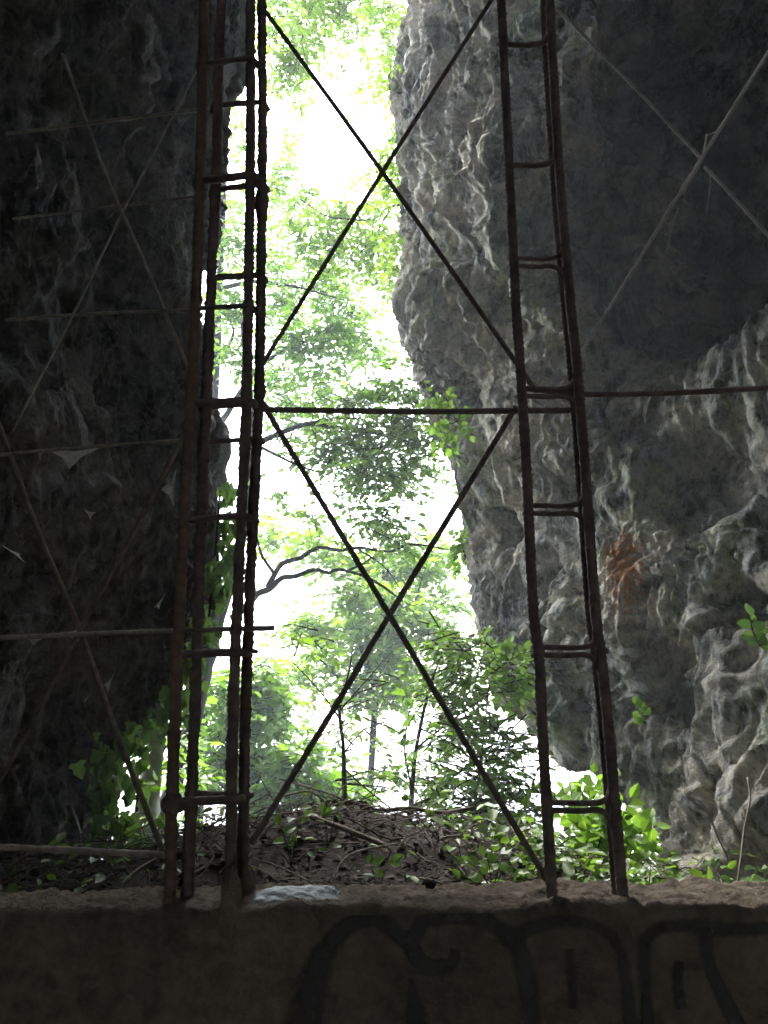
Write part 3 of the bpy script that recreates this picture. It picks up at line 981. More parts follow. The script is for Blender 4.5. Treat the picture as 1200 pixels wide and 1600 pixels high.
# tree hanging over the top of the slot, rooted on the right cliff
tree('overhanging_tree', 'tree leaning over the top of the gap from the right cliff',
     [(440, 12, 36), (485, 25, 38), (535, 5, 42), (588, 5, 36), (614, 55, 18), (462, 75, 28), (448, 120, 28), (600, 100, 16, 6), (560, 130, 22, 5), (550, 70, 14, 4), (616, 230, 22), (603, 290, 26), (592, 385, 34), (572, 345, 26), (604, 430, 22),
      (550, 400, 26), (612, 130, 12, 6), (492, 325, 22), (520, 365, 24), (475, 362, 22), (540, 330, 20), (430, 40, 30), (510, -40, 60), (590, -50, 60)],
     8.6, 0.5, 0.095, 'leaf_far', [(720, 330, 9.3, .09), (690, 100, 9.2, .08), (650, -100, 9.0, .07), (580, -260, 8.6, .04)],
     [[(690, 320, 8.9, .03), (612, 322, 8.6, .018), (585, 342, 8.5, .013), (540, 342, 8.4, .011), (510, 338, 8.4, .009), (465, 308, 8.4, .004)], [(650, -60, 9, .03), (560, -20, 8.7, .02), (470, 20, 8.5, .01), (430, 110, 8.4, .005)],
      [(612, 322, 8.6, .013), (590, 360, 8.5, .008), (560, 400, 8.5, .005)]])
# leaning dark trunk by the left rock, its branches reaching right
tree('leaning_tree', 'dark leaning tree beside the left rock with long branches reaching right behind the steel bars',
     [(600, 618, 30), (642, 615, 26), (560, 628, 28), (622, 675, 36), (652, 700, 28), (570, 672, 34), (500, 655, 34), (643, 742, 26), (605, 755, 30), (560, 735, 30), (512, 720, 28), (450, 690, 22, 7), (600, 815, 32), (560, 795, 26, 9), (440, 770, 26, 6), (490, 790, 26, 7),
      (620, 850, 24), (530, 690, 28), (640, 660, 26), (590, 715, 30)],
     7.4, 0.45, 0.082, 'leaf_dark', [(236, 1330, 7.0, .085), (290, 1170, 7.1, .07), (318, 1060, 7.2, .06), (342, 965, 7.3, .054), (368, 880, 7.4, .048), (388, 780, 7.5, .042), (392, 660, 7.6, .035), (380, 500, 7.7, .04)],
     [[(362, 966, 7.4, .036), (385, 948, 7.35, .034), (402, 928, 7.3, .032), (422, 920, 7.3, .029), (440, 903, 7.3, .026), (462, 900, 7.3, .022), (490, 890, 7.3, .018), (515, 894, 7.3, .016), (530, 889, 7.3, .013), (580, 905, 7.3, .014), (630, 940, 7.3, .006)],
      [(418, 918, 7.3, .03), (430, 896, 7.3, .024), (442, 880, 7.3, .022), (468, 872, 7.3, .019), (500, 855, 7.3, .016), (530, 860, 7.3, .014), (560, 856, 7.3, .012), (610, 862, 7.3, .012), (640, 850, 7.3, .01), (700, 858, 7.3, .005)],
      [(428, 896, 7.3, .02), (410, 868, 7.35, .014), (400, 830, 7.4, .008)],
      [(540, 893, 7.3, .014), (565, 882, 7.3, .01), (585, 868, 7.3, .006)],
      [(390, 700, 7.6, .03), (430, 680, 7.4, .026), (480, 663, 7.4, .022), (530, 668, 7.4, .016), (600, 680, 7.4, .008)],
      [(390, 690, 7.6, .02), (420, 705, 7.4, .016), (470, 728, 7.4, .012), (520, 745, 7.4, .005)],
      [(480, 663, 7.4, .014), (510, 655, 7.4, .009), (560, 655, 7.4, .004)],
      [(560, 858, 7.3, .009), (600, 885, 7.3, .007), (625, 920, 7.3, .004)]])
# tall tree behind the left rock
tree('tall_tree', 'tall pale green tree behind the left rock seen on both sides of the left column',
     [(362, 385, 36), (432, 290, 22), (432, 205, 22, 7), (442, 260, 18, 6), (368, 215, 26, 9), (372, 125, 20, 7), (440, 480, 40), (500, 450, 36), (545, 480, 36), (560, 535, 34), (470, 535, 40), (432, 600, 40), (500, 595, 34), (368, 480, 36), (370, 560, 32), (430, 420, 32), (520, 520, 34),
      (432, 340, 22, 8), (575, 560, 20, 7), (450, 650, 30), (375, 320, 24, 8), (510, 400, 26), (360, 300, 15, 5)],
     9.5, 0.7, 0.10, 'leaf', [(300, 1330, 9.6, .10), (318, 1000, 9.7, .09), (330, 700, 9.8, .07), (345, 400, 9.8, .045), (352, 200, 9.8, .04)],
     [[(346, 660, 9.8, .04), (400, 580, 9.6, .03), (460, 540, 9.5, .02), (540, 520, 9.4, .008)], [(348, 560, 9.8, .03), (365, 515, 9.7, .02), (340, 480, 9.6, .01)], [(348, 450, 9.8, .035), (400, 440, 9.6, .025), (470, 450, 9.5, .015), (540, 470, 9.5, .006)]], dens=1.2)
# bright tree further down the slope
tree('slope_tree', 'bright yellow green tree down the slope behind the lower crossed bars',
     [(430, 835, 34), (482, 838, 28), (645, 872, 42), (692, 872, 28), (585, 892, 38), (522, 872, 28), (560, 960, 46), (622, 950, 42), (662, 985, 38), (600, 1020, 46), (542, 1030, 46), (642, 1050, 38), (482, 980, 28), (560, 1080, 36), (622, 1085, 30), (700, 940, 20), (520, 985, 34), (590, 985, 40), (640, 910, 36), (470, 1050, 32), (560, 915, 36), (690, 1000, 24)],
     11.5, 0.9, 0.13, 'leaf_far', [(575, 1420, 11.8, .06), (580, 1200, 11.8, .05), (590, 1050, 11.7, .045), (600, 940, 11.6, .03), (610, 860, 11.5, .02)],
     [[(586, 1080, 11.6, .04), (560, 1000, 11.4, .025), (540, 940, 11.4, .008)], [(590, 1020, 11.6, .035), (640, 960, 11.4, .02), (660, 900, 11.3, .008)], [(582, 1110, 11.6, .04), (530, 1060, 11.4, .02), (480, 1010, 11.3, .006)]], dens=1.3, length=0.42)
tree('low_tree', 'leafy green tree low behind the left column and mound',
     [(342, 1078, 34), (402, 1058, 34), (432, 1128, 34), (352, 1148, 38), (442, 1198, 32), (332, 1218, 28), (482, 1222, 38), (402, 1238, 26), (520, 1228, 34), (385, 1110, 34), (420, 1080, 28), (340, 1190, 24), (470, 1180, 26), (400, 1180, 30), (450, 1250, 30), (540, 1250, 24)],
     8.6, 0.6, 0.115, 'leaf', [(395, 1420, 8.9, .09), (398, 1250, 8.9, .07), (392, 1150, 8.8, .05), (385, 1060, 8.7, .02)],
     [[(397, 1250, 8.8, .03), (440, 1200, 8.6, .02), (490, 1180, 8.5, .008)], [(396, 1215, 8.8, .025), (350, 1160, 8.6, .016), (320, 1130, 8.5, .006)], [(396, 1190, 8.8, .025), (340, 1180, 8.4, .016), (300, 1170, 8.3, .007)], [(440, 1200, 8.6, .014), (470, 1240, 8.5, .01), (520, 1260, 8.4, .005)]], dens=1.4)
# saplings on the mound
tree('sapling', 'thin dark sapling rising from the crest of the mound below the crossing bars',
     [(545, 1150, 24, 6), (590, 1150, 16, 4), (560, 1215, 20, 6), (500, 1000, 20, 5), (475, 1010, 22, 7), (590, 1060, 20, 5), (540, 1100, 18, 5), (600, 1210, 16, 4)],
     5.0, 0.25, 0.06, 'leaf_dark', [(542, 1300, 4.6, .016), (538, 1240, 4.7, .014), (536, 1160, 4.8, .011), (530, 1110, 4.8, .009), (545, 1050, 4.9, .006), (552, 1005, 5, .004)],
     [[(536, 1130, 4.8, .007), (500, 1080, 4.9, .005), (450, 1030, 5, .003)], [(532, 1110, 4.8, .006), (575, 1060, 4.9, .004), (610, 1020, 5, .002)], [(537, 1200, 4.8, .006), (575, 1235, 4.7, .005), (610, 1265, 4.7, .003)], [(536, 1180, 4.8, .006), (560, 1150, 4.8, .004), (600, 1140, 4.8, .002)]], group='saplings on the mound', cat='sapling', length=0.22, dens=0.9)
tree('sapling', 'leafy sapling crowding the gap between lower crossed bar and right column',
     [(690, 1010, 32), (740, 1018, 28), (722, 1080, 40), (780, 1060, 24), (702, 1150, 36), (762, 1140, 36), (800, 1172, 24), (682, 1220, 32), (742, 1220, 42), (800, 1238, 32), (712, 1288, 34), (780, 1308, 34), (660, 1105, 22, 7), (812, 1290, 24), (750, 1270, 30), (700, 1060, 26)],
     5.4, 0.4, 0.062, 'leaf_dark', [(640, 1310, 4.8, .018), (644, 1230, 5, .015), (652, 1160, 5.1, .012), (670, 1080, 5.2, .009), (690, 1020, 5.3, .005)],
     [[(643, 1260, 5, .009), (690, 1240, 5.2, .007), (760, 1210, 5.3, .004)], [(650, 1170, 5.1, .008), (700, 1130, 5.3, .006), (770, 1080, 5.4, .003)], [(645, 1240, 5, .007), (632, 1170, 5.0, .005), (640, 1110, 5.0, .003)], [(740, 1330, 5.1, .012), (745, 1240, 5.3, .009), (755, 1150, 5.4, .006), (765, 1060, 5.5, .003)]],
     group='saplings on the mound', cat='sapling', length=0.24, dens=0.9)
# pale trunk at the foot of the left rock
pt = empty('pale_trunk_tree', at(222, 1340, 5.2), 'tree with pale bark standing at the foot of the left rock', 'tree', 'trees outside the cave mouth')
b0 = np.array(pt.location)
for pts, nm in (([(222, 1345, 5.2, .075), (226, 1290, 5.2, .065), (238, 1200, 5.25, .055), (250, 1120, 5.3, .05), (266, 1020, 5.4, .045), (282, 900, 5.6, .04)], 'trunk'), ([(238, 1205, 5.25, .02), (262, 1160, 5.3, .012), (300, 1130, 5.3, .006)], 'branch')):
    a = Acc(b0)
    P = smooth_path([at(*p[:3]) for p in pts], 0.05)
    add_tube(a, P, np.interp(np.linspace(0, 1, len(P)), np.linspace(0, 1, len(pts)), [p[3] for p in pts]), 10, noise=0.3)
    a.build(nm, M['bark_pale'], pt)
a = Acc(b0)
cs, rs, ks = clump_arr([(240, 1170, 20, 5), (275, 1150, 18, 5), (285, 1230, 20, 5), (262, 1270, 14, 4), (280, 1190, 18, 5)], 5.1, 0.2)
sprigs(a, None, cs, rs, ks, 0.075, length=0.25)
tag(a.build('crown', M['leaf'], pt, smooth=False), kind='stuff')


# plants whose leaves can be told apart: every leaf is an object
def leaf_mesh(name, mat, kind='oval'):
    if kind == 'oval':
        o = np.array([(0, 0), (.12, .2), (.3, .4), (.5, .43), (.75, .28), (1, 0), (.75, -.28), (.5, -.43), (.3, -.4), (.12, -.2)])
    else:  # ivy: five points
        o = np.array([(0, 0), (-.08, .25), (.12, .52), (.3, .28), (.55, .34), (1, 0), (.55, -.34), (.3, -.28), (.12, -.52), (-.08, -.25)])
    V = [(x, y * 1.0, 0.16 * abs(y) - 0.14 * x * x) for x, y in o] + [(.35, 0, -0.02), (.7, 0, -0.07)]
    Fs = [(0, 1, 10), (1, 2, 10), (2, 3, 10), (3, 11, 10), (3, 4, 11), (4, 5, 11), (5, 6, 11), (6, 7, 11), (7, 10, 11), (7, 8, 10), (8, 9, 10), (9, 0, 10)]
    me = bpy.data.meshes.new(name)
    me.from_pydata(V, [], Fs)
    me.materials.append(mat)
    return me


def tint_leaf_mat(name, c1, c2, trans, rough=0.45):
    mt, t, b = new_mat(name)
    oi = N(t, 'ShaderNodeObjectInfo')
    c = ramp(t, oi.outputs['Random'], [(0, c1), (1, c2)]).outputs[0]
    tc_ = N(t, 'ShaderNodeTexCoord')
    sep = N(t, 'ShaderNodeSeparateXYZ')
    t.links.new(tc_.outputs['Object'], sep.inputs[0])
    ab = N(t, 'ShaderNodeMath', operation='ABSOLUTE')
    t.links.new(sep.outputs[1], ab.inputs[0])
    vein = ramp(t, ab.outputs[0], [(0.0, (1.35, 1.3, 1.2)), (0.05, (1, 1, 1))]).outputs[0]
    c = mix(t, 1.0, c, vein, 'MULTIPLY')
    t.links.new(c, b.inputs['Base Color'])
    b.inputs['Roughness'].default_value = rough
    tr = N(t, 'ShaderNodeBsdfTranslucent')
    t.links.new(mix(t, 1.0, c, trans, 'MULTIPLY'), tr.inputs['Color'])
    ad_ = N(t, 'ShaderNodeAddShader')
    t.links.new(b.outputs[0], ad_.inputs[0])
    t.links.new(tr.outputs[0], ad_.inputs[1])
    t.links.new(ad_.outputs[0], t.nodes['Material Output'].inputs['Surface'])
    return mt


LM = {'bright': leaf_mesh('leaf', tint_leaf_mat('bright_plant_leaf', (0.055, 0.11, 0.015), (0.095, 0.168, 0.024), (1.6, 1.6, 0.9))),
      'green': leaf_mesh('leaf', tint_leaf_mat('green_plant_leaf', (0.045, 0.09, 0.02), (0.09, 0.15, 0.03), (1.1, 1.2, 0.8))),
      'ivy': leaf_mesh('leaf', tint_leaf_mat('dark_ivy_leaf', (0.03, 0.06, 0.02), (0.08, 0.13, 0.03), (1.0, 1.1, 0.7)), 'ivy')}


def put_leaf(root, base, p, d, nrm, L, mesh):
    d = unit(np.asarray(d, float))
    s = unit(np.cross(nrm, d))
    u = np.cross(d, s)
    o = bpy.data.objects.new('leaf', mesh)
    u = u * rng.uniform(0.3, 2.6)
    s = s * rng.uniform(0.72, 1.1)
    link(o, root)
    mtx = Matrix(((d[0] * L, s[0] * L, u[0] * L, p[0] - base[0]), (d[1] * L, s[1] * L, u[1] * L, p[1] - base[1]), (d[2] * L, s[2] * L, u[2] * L, p[2] - base[2]), (0, 0, 0, 1)))
    o.matrix_local = mtx
    return o


def leafy(name, label, cat, stems, nleaf, L, mesh, loc, mat_stem='bark', group=None, r=0.004, spread=0.3, start=0.25, face=(0, -0.5, 1)):
    """plant with separate leaves along its stems; stems are runs of points of the place"""
    loc = np.array(loc)
    root = empty(name, loc, label, cat, group)
    for st in stems:
        P = smooth_path(st, 0.03)
        a = Acc(loc)
        add_tube(a, P, np.linspace(r, r * 0.4, len(P)), 5)
        a.build('stem', M[mat_stem], root)
        for k in range(nleaf):
            f = start + (1 - start) * (k + 1) / nleaf
            i = min(len(P) - 1, int(f * (len(P) - 1)))
            T = unit(P[i] - P[max(0, i - 1)] + 1e-9)
            sdv = unit(np.cross(T, np.array([0, -1.0, 0.3])) + 1e-6) * (1 if k % 2 else -1)
            d = T * 0.5 + sdv * 0.9 + rng.normal(size=3) * spread
            if k == nleaf - 1:
                d = T + rng.normal(size=3) * spread
            nrm = np.array(face) + rng.normal(size=3) * 0.4
            put_leaf(root, loc, P[i] + rng.normal(size=3) * 0.004, d, nrm, L * rng.uniform(0.7, 1.25), mesh)
    return root


# bright shrub between right column and cliff foot
Ys = 3.0
base = at(930, 1385, Ys)
stems = []
for tx, ty in [(878, 1232), (890, 1222), (905, 1228), (915, 1218), (928, 1212), (940, 1220), (952, 1235), (962, 1215), (975, 1262), (985, 1285), (1000, 1272), (1018, 1278), (1028, 1290), (1022, 1310), (1005, 1320), (985, 1335), (970, 1300), (955, 1270), (940, 1262), (925, 1250), (910, 1262), (895, 1255), (880, 1275), (900, 1300), (920, 1290), (940, 1300), (958, 1325), (885, 1320), (910, 1335), (935, 1340), (985, 1245)]:
    b1 = base + np.array([rng.uniform(-.10, .08), rng.uniform(-.15, .15), 0])
    tp = at(tx, ty, Ys + rng.uniform(-.2, .2))
    stems.append([b1, 0.5 * (b1 + tp) + np.array([rng.uniform(-.04, .04), 0, .03]), tp])
leafy('shrub', 'bright yellow green shrub at the cliff foot seen through the right rebar column', 'shrub', stems, 12, 0.044, LM['bright'], base, face=(0, -0.8, 0.8), start=0.5, r=0.003)

# vines hanging on the lip of the right cliff
def on_cliff(pxs, Y):
    return [at(x, y, Y) for x, y in pxs]


leafy('cliff_plant', 'fresh green plant on the right cliff edge crossed by the level bar', 'plant',
      [on_cliff([(715, 660), (690, 640), (672, 600)], 5.7), on_cliff([(715, 660), (700, 630), (705, 610)], 5.7), on_cliff([(715, 660), (735, 680)], 5.7), on_cliff([(715, 665), (705, 690), (712, 720)], 5.7), on_cliff([(715, 665), (690, 685), (680, 705)], 5.7), on_cliff([(715, 660), (725, 640)], 5.7), on_cliff([(712, 655), (680, 630), (660, 632)], 5.7), on_cliff([(712, 660), (690, 665), (672, 670)], 5.7)], 13, 0.056, LM['bright'], at(718, 660, 5.85), group='plants rooted on the right cliff', face=(0, -1, 0.3))
leafy('cliff_plant', 'small bright tuft on the right cliff edge level with the double stirrup', 'plant',
      [on_cliff([(728, 870), (715, 845), (708, 830)], 6.0), on_cliff([(728, 870), (722, 850), (726, 830)], 6.0), on_cliff([(728, 870), (712, 870), (703, 880)], 6.0), on_cliff([(728, 872), (716, 858), (706, 855)], 6.0), on_cliff([(728, 872), (716, 885), (712, 900)], 6.0)], 12, 0.045, LM['bright'], at(730, 870, 6.1), group='plants rooted on the right cliff', face=(0, -1, 0.3))
leafy('cliff_plant', 'hanging green plant with broad leaves on the cliff edge left of the right column', 'plant',
      [on_cliff([(800, 1040), (780, 1015), (757, 1000)], 5.6), on_cliff([(800, 1040), (790, 1020), (795, 1005)], 5.6), on_cliff([(800, 1045), (775, 1040), (765, 1050)], 5.6), on_cliff([(800, 1045), (785, 1070), (780, 1095)], 5.6), on_cliff([(800, 1045), (808, 1075), (812, 1105)], 5.6), on_cliff([(800, 1045), (822, 1060), (828, 1085)], 5.6), on_cliff([(800, 1040), (815, 1030), (822, 1015)], 5.6), on_cliff([(800, 1045), (798, 1085), (800, 1110)], 5.6)], 13, 0.065, LM['bright'], at(803, 1040, 5.75), group='plants rooted on the right cliff', face=(0, -1, 0.3))
leafy('cliff_plant', 'lone sprig with one broad leaf on the rock at the right edge', 'plant',
      [on_cliff([(1188, 1010), (1176, 985), (1172, 962)], 3.75), on_cliff([(1188, 1010), (1183, 1000), (1181, 992)], 3.75), on_cliff([(1188, 1008), (1195, 990)], 3.75)], 5, 0.06, LM['green'], at(1190, 1012, 3.8), group='plants rooted on the right cliff', face=(0, -1, 0.3))
leafy('cliff_plant', 'tiny yellow green tuft in the hollow right of the right column', 'plant',
      [on_cliff([(1008, 1130), (1000, 1115), (993, 1100)], 4.4), on_cliff([(1008, 1130), (1003, 1120), (1005, 1105)], 4.4)], 5, 0.045, LM['bright'], at(1009, 1132, 4.5), group='plants rooted on the right cliff', face=(0, -1, 0.3))
leafy('sprout', 'small bright sprout behind the wall at the foot of the right rock', 'plant', [[at(1104, 1420, 1.7), at(1104, 1395, 1.7), at(1108, 1380, 1.7)], [at(1104, 1420, 1.7), at(1098, 1400, 1.7), at(1092, 1386, 1.7)]], 3, 0.028, LM['bright'], at(1104, 1430, 1.7), r=0.0015)
# moss-green top of the cliff
a = Acc(at(625, 60, 6.4))
cs, rs, ks = clump_arr([(628, 30, 14, 12), (622, 80, 12, 10), (618, 125, 10, 8), (612, 240, 12, 10), (612, 300, 12, 10), (616, 380, 14, 12), (617, 420, 12, 9)], 6.5, 0.15)
sprigs(a, None, cs, [r_ * np.array([1, .4, 1.2]) for r_ in rs], ks, 0.06, length=0.22, droop=0.5)
cv = a.build('creeper', M['leaf_far'], None, smooth=False)
cv.location = Vector(at(625, 60, 6.4))
tag(cv, 'pale green creeper hanging on the upper edge of the right cliff', 'creeper')

# dry stalks
for pts, lab in (([(1150, 1400, 1.9), (1158, 1340, 1.92), (1163, 1296, 1.95), (1172, 1250, 1.97), (1168, 1215, 2.0)], 'pale dry stalk standing upright behind the wall by the right rock'),
                 ([(1140, 1345, 1.95), (1122, 1308, 1.95), (1108, 1272, 1.95), (1094, 1250, 1.95)], 'pale dry stalk leaning left before the dark hollow of the right rock')):
    o = bar_obj('dry_stalk', ppath(pts), 0.0024, M['bark_pale'], None, rib=None, noise=0.2, sides=5, step=0.01)
    tag(o, lab, 'dry stalk', 'dry stalks by the right rock')

# ivy on the left rock
def ivy_plant(label, spots, Y, L, n, mat_mesh, loc):
    loc = np.array(loc)
    root = empty('ivy', loc, label, 'ivy', 'ivy on the left rock')
    a = Acc(loc)
    for (x0, y0, x1, y1) in spots[0]:
        add_tube(a, smooth_path([at(x0, y0, Y + .05), at((x0 + x1) / 2 + 6, (y0 + y1) / 2, Y), at(x1, y1, Y + .05)], .05), 0.007, 5)
    a.build('stem', M['bark'], root)
    for (x, y, r, k) in spots[1]:
        for _ in range(k):
            p = at(x + rng.normal() * r * .6, y + rng.normal() * r * .8, Y + rng.normal() * .06)
            put_leaf(root, loc, p, np.array([rng.normal() * .5, rng.normal() * .2 - .2, -1.0]), np.array([rng.normal() * .4 + .2, -1, .5 + rng.normal() * .3]), L * rng.uniform(.6, 1.25), mat_mesh)
    return root


ivy_plant('ivy with pointed lit leaves on the foot of the left rock', ([(185, 1340, 165, 1165), (200, 1340, 215, 1190)], [(165, 1190, 22, 30), (160, 1240, 22, 34), (175, 1290, 24, 36), (210, 1295, 18, 18), (205, 1235, 16, 18), (150, 1310, 18, 18), (215, 1170, 15, 14), (195, 1150, 16, 14)]), 3.9, 0.062, 0, LM['ivy'], at(185, 1350, 3.9))
ivy_plant('dark ivy mass covering the rock edge behind the left column', ([(300, 1130, 345, 760)], [(355, 770, 12, 22), (360, 820, 14, 30), (355, 870, 16, 34), (345, 920, 16, 30), (325, 980, 18, 30), (300, 1040, 20, 32), (275, 1090, 20, 30), (245, 1130, 18, 26), (330, 900, 14, 20)]), 4.35, 0.062, 0, LM['ivy'], at(300, 1130, 4.35))

# ------------------------------------------------------------------ mound: twigs, dead leaves, low green plants
def on_ground(x, y, dz=0.0):
    return np.array([x, y, float(ground_h(np.array([x]), np.array([y]))[0]) + dz])


a = Acc()
tw = []
for k in range(2600):
    x = rng.uniform(-1.7, 1.3); y = rng.uniform(1.45, 3.6)
    tw.append((x, y))
tw = np.array(tw)
hz = ground_h(tw[:, 0], tw[:, 1])
for (x, y), h in zip(tw, hz):
    ln = rng.uniform(.06, .34)
    d = unit(np.array([rng.normal(), rng.normal() * .6, rng.normal() * .22]))
    c = np.array([x, y, h + rng.uniform(0, .035)])
    bend = rng.normal(size=3) * ln * .12
    r0 = rng.choice([.0008, .0012, .0018, .003], p=[.4, .35, .19, .06])
    add_tube(a, smooth_path([c - d * ln / 2, c + bend + np.array([0, 0, .01]), c + d * ln / 2], ln / 4), [r0] * 1, 4, cap=False)
tag(a.build('twig_litter', M['twig'], None), kind='stuff')
a = Acc()
n_ = 9000
x = rng.uniform(-1.8, 1.5, n_); y = rng.uniform(1.42, 3.8, n_)
p = np.stack([x, y, ground_h(x, y) + rng.uniform(0.0, .02, n_)], -1)
leaves(a, p, rng.normal(size=(n_, 3)) * np.array([1, 1, .35]), np.array([0, 0, 1.0]) + rng.normal(size=(n_, 3)) * .5, rng.uniform(.014, .034, n_), np.full(n_, .6))
tag(a.build('leaf_litter', M['deadleaf'], None, smooth=False), kind='stuff')
# low green cover on the right flank of the mound and ferns left
a = Acc()
for (cx, cy_, sx, sy, n_, L_) in [(.50, 2.35, .18, .3, 700, .04), (.2, 2.0, .2, .2, 60, .035), (.62, 2.1, .2, .3, 380, .04), (-.55, 2.6, .25, .3, 50, .035), (-1.0, 2.4, .3, .4, 120, .04), (1.0, 3.2, .35, .6, 800, .05)]:
    x = rng.normal(cx, sx, n_); y = np.clip(rng.normal(cy_, sy, n_), 1.5, 6)
    p = np.stack([x, y, ground_h(x, y) + np.abs(rng.normal(0, .06, n_))], -1)
    leaves(a, p, rng.normal(size=(n_, 3)) * np.array([1, 1, .4]), np.array([0, -.3, 1.0]) + rng.normal(size=(n_, 3)) * .45, rng.uniform(.6, 1.3, n_) * L_, np.full(n_, .62))
tag(a.build('ground_cover', M['leaf_dark'], None, smooth=False), kind='stuff')

o = bar_obj('log', [at(486, 1276, 2.35), at(540, 1296, 2.3), at(604, 1322, 2.25)], 0.007, M['log'], None, rib=None, noise=0.2, sides=9, step=0.02)
tag(o, 'pale dead branch lying slantwise on the front of the mound', 'log')
P = ppath([(515, 1262, 2.75), (545, 1253, 2.75), (590, 1266, 2.75), (640, 1263, 2.75), (690, 1270, 2.75), (740, 1262, 2.7)])
o = bar_obj('fallen_branch', P, 0.0065, M['twig'], None, rib=None, noise=0.3, sides=7, step=0.02)
tag(o, 'crooked dead branch lying along the crest of the mound', 'branch')
P = ppath([(348, 1292, 2.0), (332, 1310, 2.0), (328, 1325, 2.0), (334, 1338, 2.0), (322, 1352, 2.0), (300, 1366, 2.0)])
o = bar_obj('curled_root', P, 0.0025, M['bark_pale'], None, rib=None, noise=0.2, sides=5, step=0.01)
tag(o, 'thin pale curled root between the bars of the left column', 'root')
for pts, lab in (([(190, 1380, 1.6), (215, 1358, 1.65), (245, 1340, 1.7)], 'pale forked dead twig behind the wall beside the left column'), ([(520, 1376, 1.75), (535, 1345, 1.8), (560, 1330, 1.85), (620, 1318, 1.9)], 'thin bent dead twig rising from the wet patch'),
                 ([(392, 1340, 1.65), (440, 1356, 1.65), (485, 1378, 1.62)], 'straight thin dead twig slanting down to the wet patch')):
    o = bar_obj('dead_twig', ppath(pts), 0.0018, M['bark_pale'], None, rib=None, noise=0.2, sides=5, step=0.01)
    tag(o, lab, 'twig', 'dead twigs behind the wall')

# low broad-leaved seedlings on the mound
for i, (sx, sy, Y, tops, lab) in enumerate([(455, 1330, 1.9, [(470, 1278), (438, 1290), (452, 1305)], 'seedling with pale leaves right of the left column foot'),
                                            (512, 1300, 2.1, [(508, 1268), (530, 1262)], 'seedling with two hanging leaves beside the pale dead branch'),
                                            (590, 1375, 1.65, [(578, 1350), (612, 1345)], 'low seedling with round leaves just behind the wall'),
                                            (770, 1370, 1.75, [(730, 1345), (760, 1335), (790, 1330), (745, 1362), (800, 1348)], 'broad leaved seedling behind the wall by the foot of the crossed bar'),
                                            (268, 1340, 1.55, [(262, 1292), (256, 1300)], 'seedling with bright leaf against the foot of the left column')]):
    b1 = at(sx, sy + 25, Y)
    leafy('seedling', lab, 'seedling', [[b1, 0.5 * (b1 + at(x_, y_, Y)) + np.array([0, 0, .01]), at(x_, y_, Y)] for x_, y_ in tops], 3, 0.024, LM['green'], b1, group='seedlings on the mound', r=0.0012, start=.6)

# stone on the wall
c = np.array([at(672, 1392, 1.36)[0], 1.355, ZT + 0.008])
V = []
a1 = np.linspace(0, np.pi, 9); b1 = np.linspace(0, 2 * np.pi, 12, endpoint=False)
d = np.stack([np.outer(np.sin(a1), np.cos(b1)), np.outer(np.sin(a1), np.sin(b1)), np.outer(np.cos(a1), np.ones(12))], -1).reshape(-1, 3)
V = d * np.array([.009, .008, .007]) * (1 + .5 * pn(d * 1.7 + 4) + .25 * pn(d * 4))[:, None]
i = np.arange(8)[:, None] * 12; j = np.arange(12)[None]; k = (j + 1) % 12
o = mesh_np('stone', V, np.stack([i + j, i + 12 + j, i + 12 + k, i + k], -1).reshape(-1, 4), M['soil'], smooth=False)
o.location = Vector(c)
tag(o, 'small dark stone lying on the wall top between the columns', 'stone')

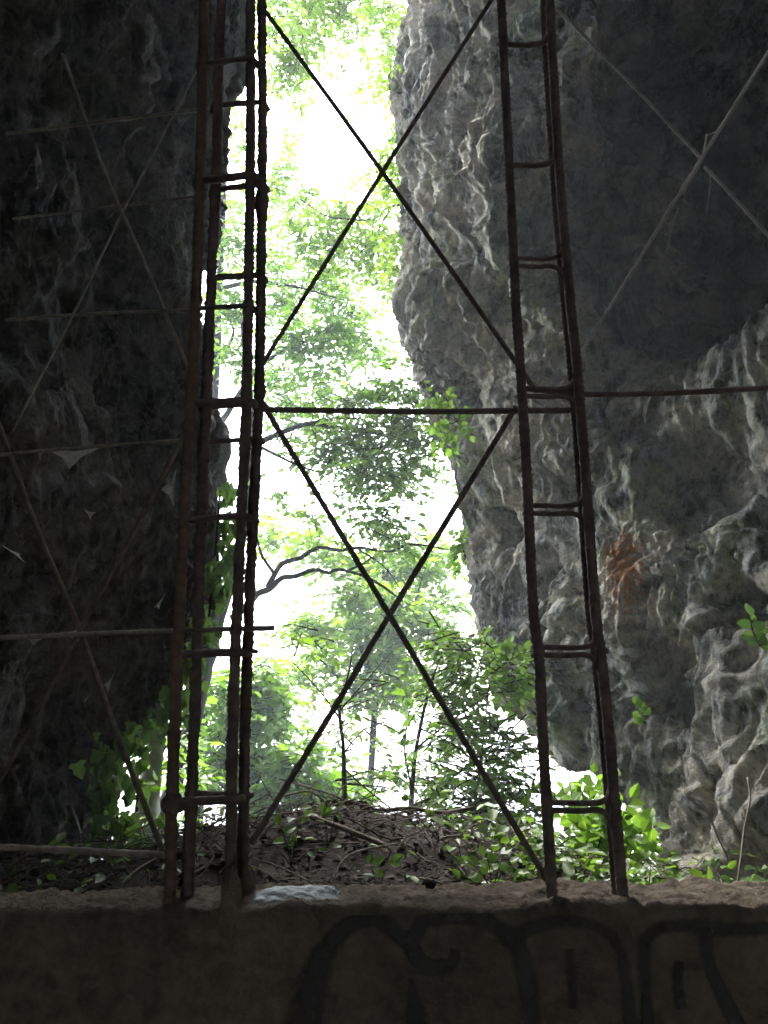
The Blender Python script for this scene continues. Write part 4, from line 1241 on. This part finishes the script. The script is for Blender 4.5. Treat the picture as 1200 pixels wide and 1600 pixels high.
# cobwebs on the left rock and bars
for (x0, y0, x1, y1, x2, y2, Y, lab) in [(72, 702, 160, 698, 108, 733, 1.43, 'cobweb sagging below the level bar at the far left'), (252, 765, 276, 730, 272, 792, 1.9, 'triangular cobweb on rock beside the left column'), (130, 795, 150, 800, 141, 812, 1.8, 'tiny cobweb tuft high on the dark left rock'),
                                           (240, 950, 262, 920, 248, 952, 2.4, 'bright cobweb scrap on rock just above the long level bar'), (90, 990, 132, 978, 122, 1004, 1.41, 'dusty cobweb clinging to the crossing of the lower left bars'), (40, 996, 68, 997, 52, 1010, 1.43, 'small cobweb sagging under the long level bar at left'),
                                           (128, 1096, 150, 1075, 132, 1098, 2.5, 'thin slanted cobweb on rock left of the slanting bar'), (162, 1070, 180, 1048, 168, 1085, 2.5, 'long pale cobweb on rock right of the slanting bar'), (0, 850, 40, 880, 30, 865, 2.0, 'dim stretched cobweb at the left edge of the rock')]:
    A_, B_, C_ = at(x0, y0, Y), at(x1, y1, Y), at(x2, y2, Y + .02)
    nn = 9
    V, T = [], []
    idx = {}
    cen = (A_ + B_ + C_) / 3
    for u in range(nn + 1):
        for w_ in range(nn + 1 - u):
            f = np.array([u, w_, nn - u - w_]) / nn
            p = f[0] * A_ + f[1] * B_ + f[2] * C_
            pull = 0.9 * (1 - f.max()) * (f.min() < .001)
            p = p * (1 - pull * .8) + cen * pull * .8 + np.array([0, .01 * math.sin(f[0] * 3) * f[1], 0])
            idx[u, w_] = len(V); V.append(p - A_)
    for u in range(nn):
        for w_ in range(nn - u):
            T.append((idx[u, w_], idx[u + 1, w_], idx[u, w_ + 1]))
            if u + w_ < nn - 1:
                T.append((idx[u + 1, w_], idx[u + 1, w_ + 1], idx[u, w_ + 1]))
    o = mesh_np('cobweb', np.array(V), np.array(T), M['silk'], smooth=True)
    o.location = Vector(A_)
    tag(o, lab, 'cobweb', 'cobwebs on the left')

# ------------------------------------------------------------------ mist added to imitate lens glare and whiten the valley
hz_lo, hz_hi = np.array([-104, -12, -48.0]), np.array([104, 124, 19.0])
V = np.array([[(hz_lo, hz_hi)[(q >> k) & 1][k] for k in range(3)] for q in range(8)])
hz_o = mesh_np('haze', V, np.array([(0, 2, 3, 1), (4, 5, 7, 6), (0, 1, 5, 4), (2, 6, 7, 3), (0, 4, 6, 2), (1, 3, 7, 5)]), None)
mt = bpy.data.materials.new('pale_mist')
mt.use_nodes = True
t = mt.node_tree
t.nodes.remove(t.nodes['Principled BSDF'])
pv = t.nodes.new('ShaderNodeVolumePrincipled')
pv.inputs['Color'].default_value = (0.82, 0.89, 1.0, 1)
pv.inputs['Density'].default_value = GLARE_HAZE
pv.inputs['Anisotropy'].default_value = 0.3
t.links.new(pv.outputs[0], t.nodes['Material Output'].inputs['Volume'])
hz_o.data.materials.append(mt)
hz_o['kind'] = 'stuff'
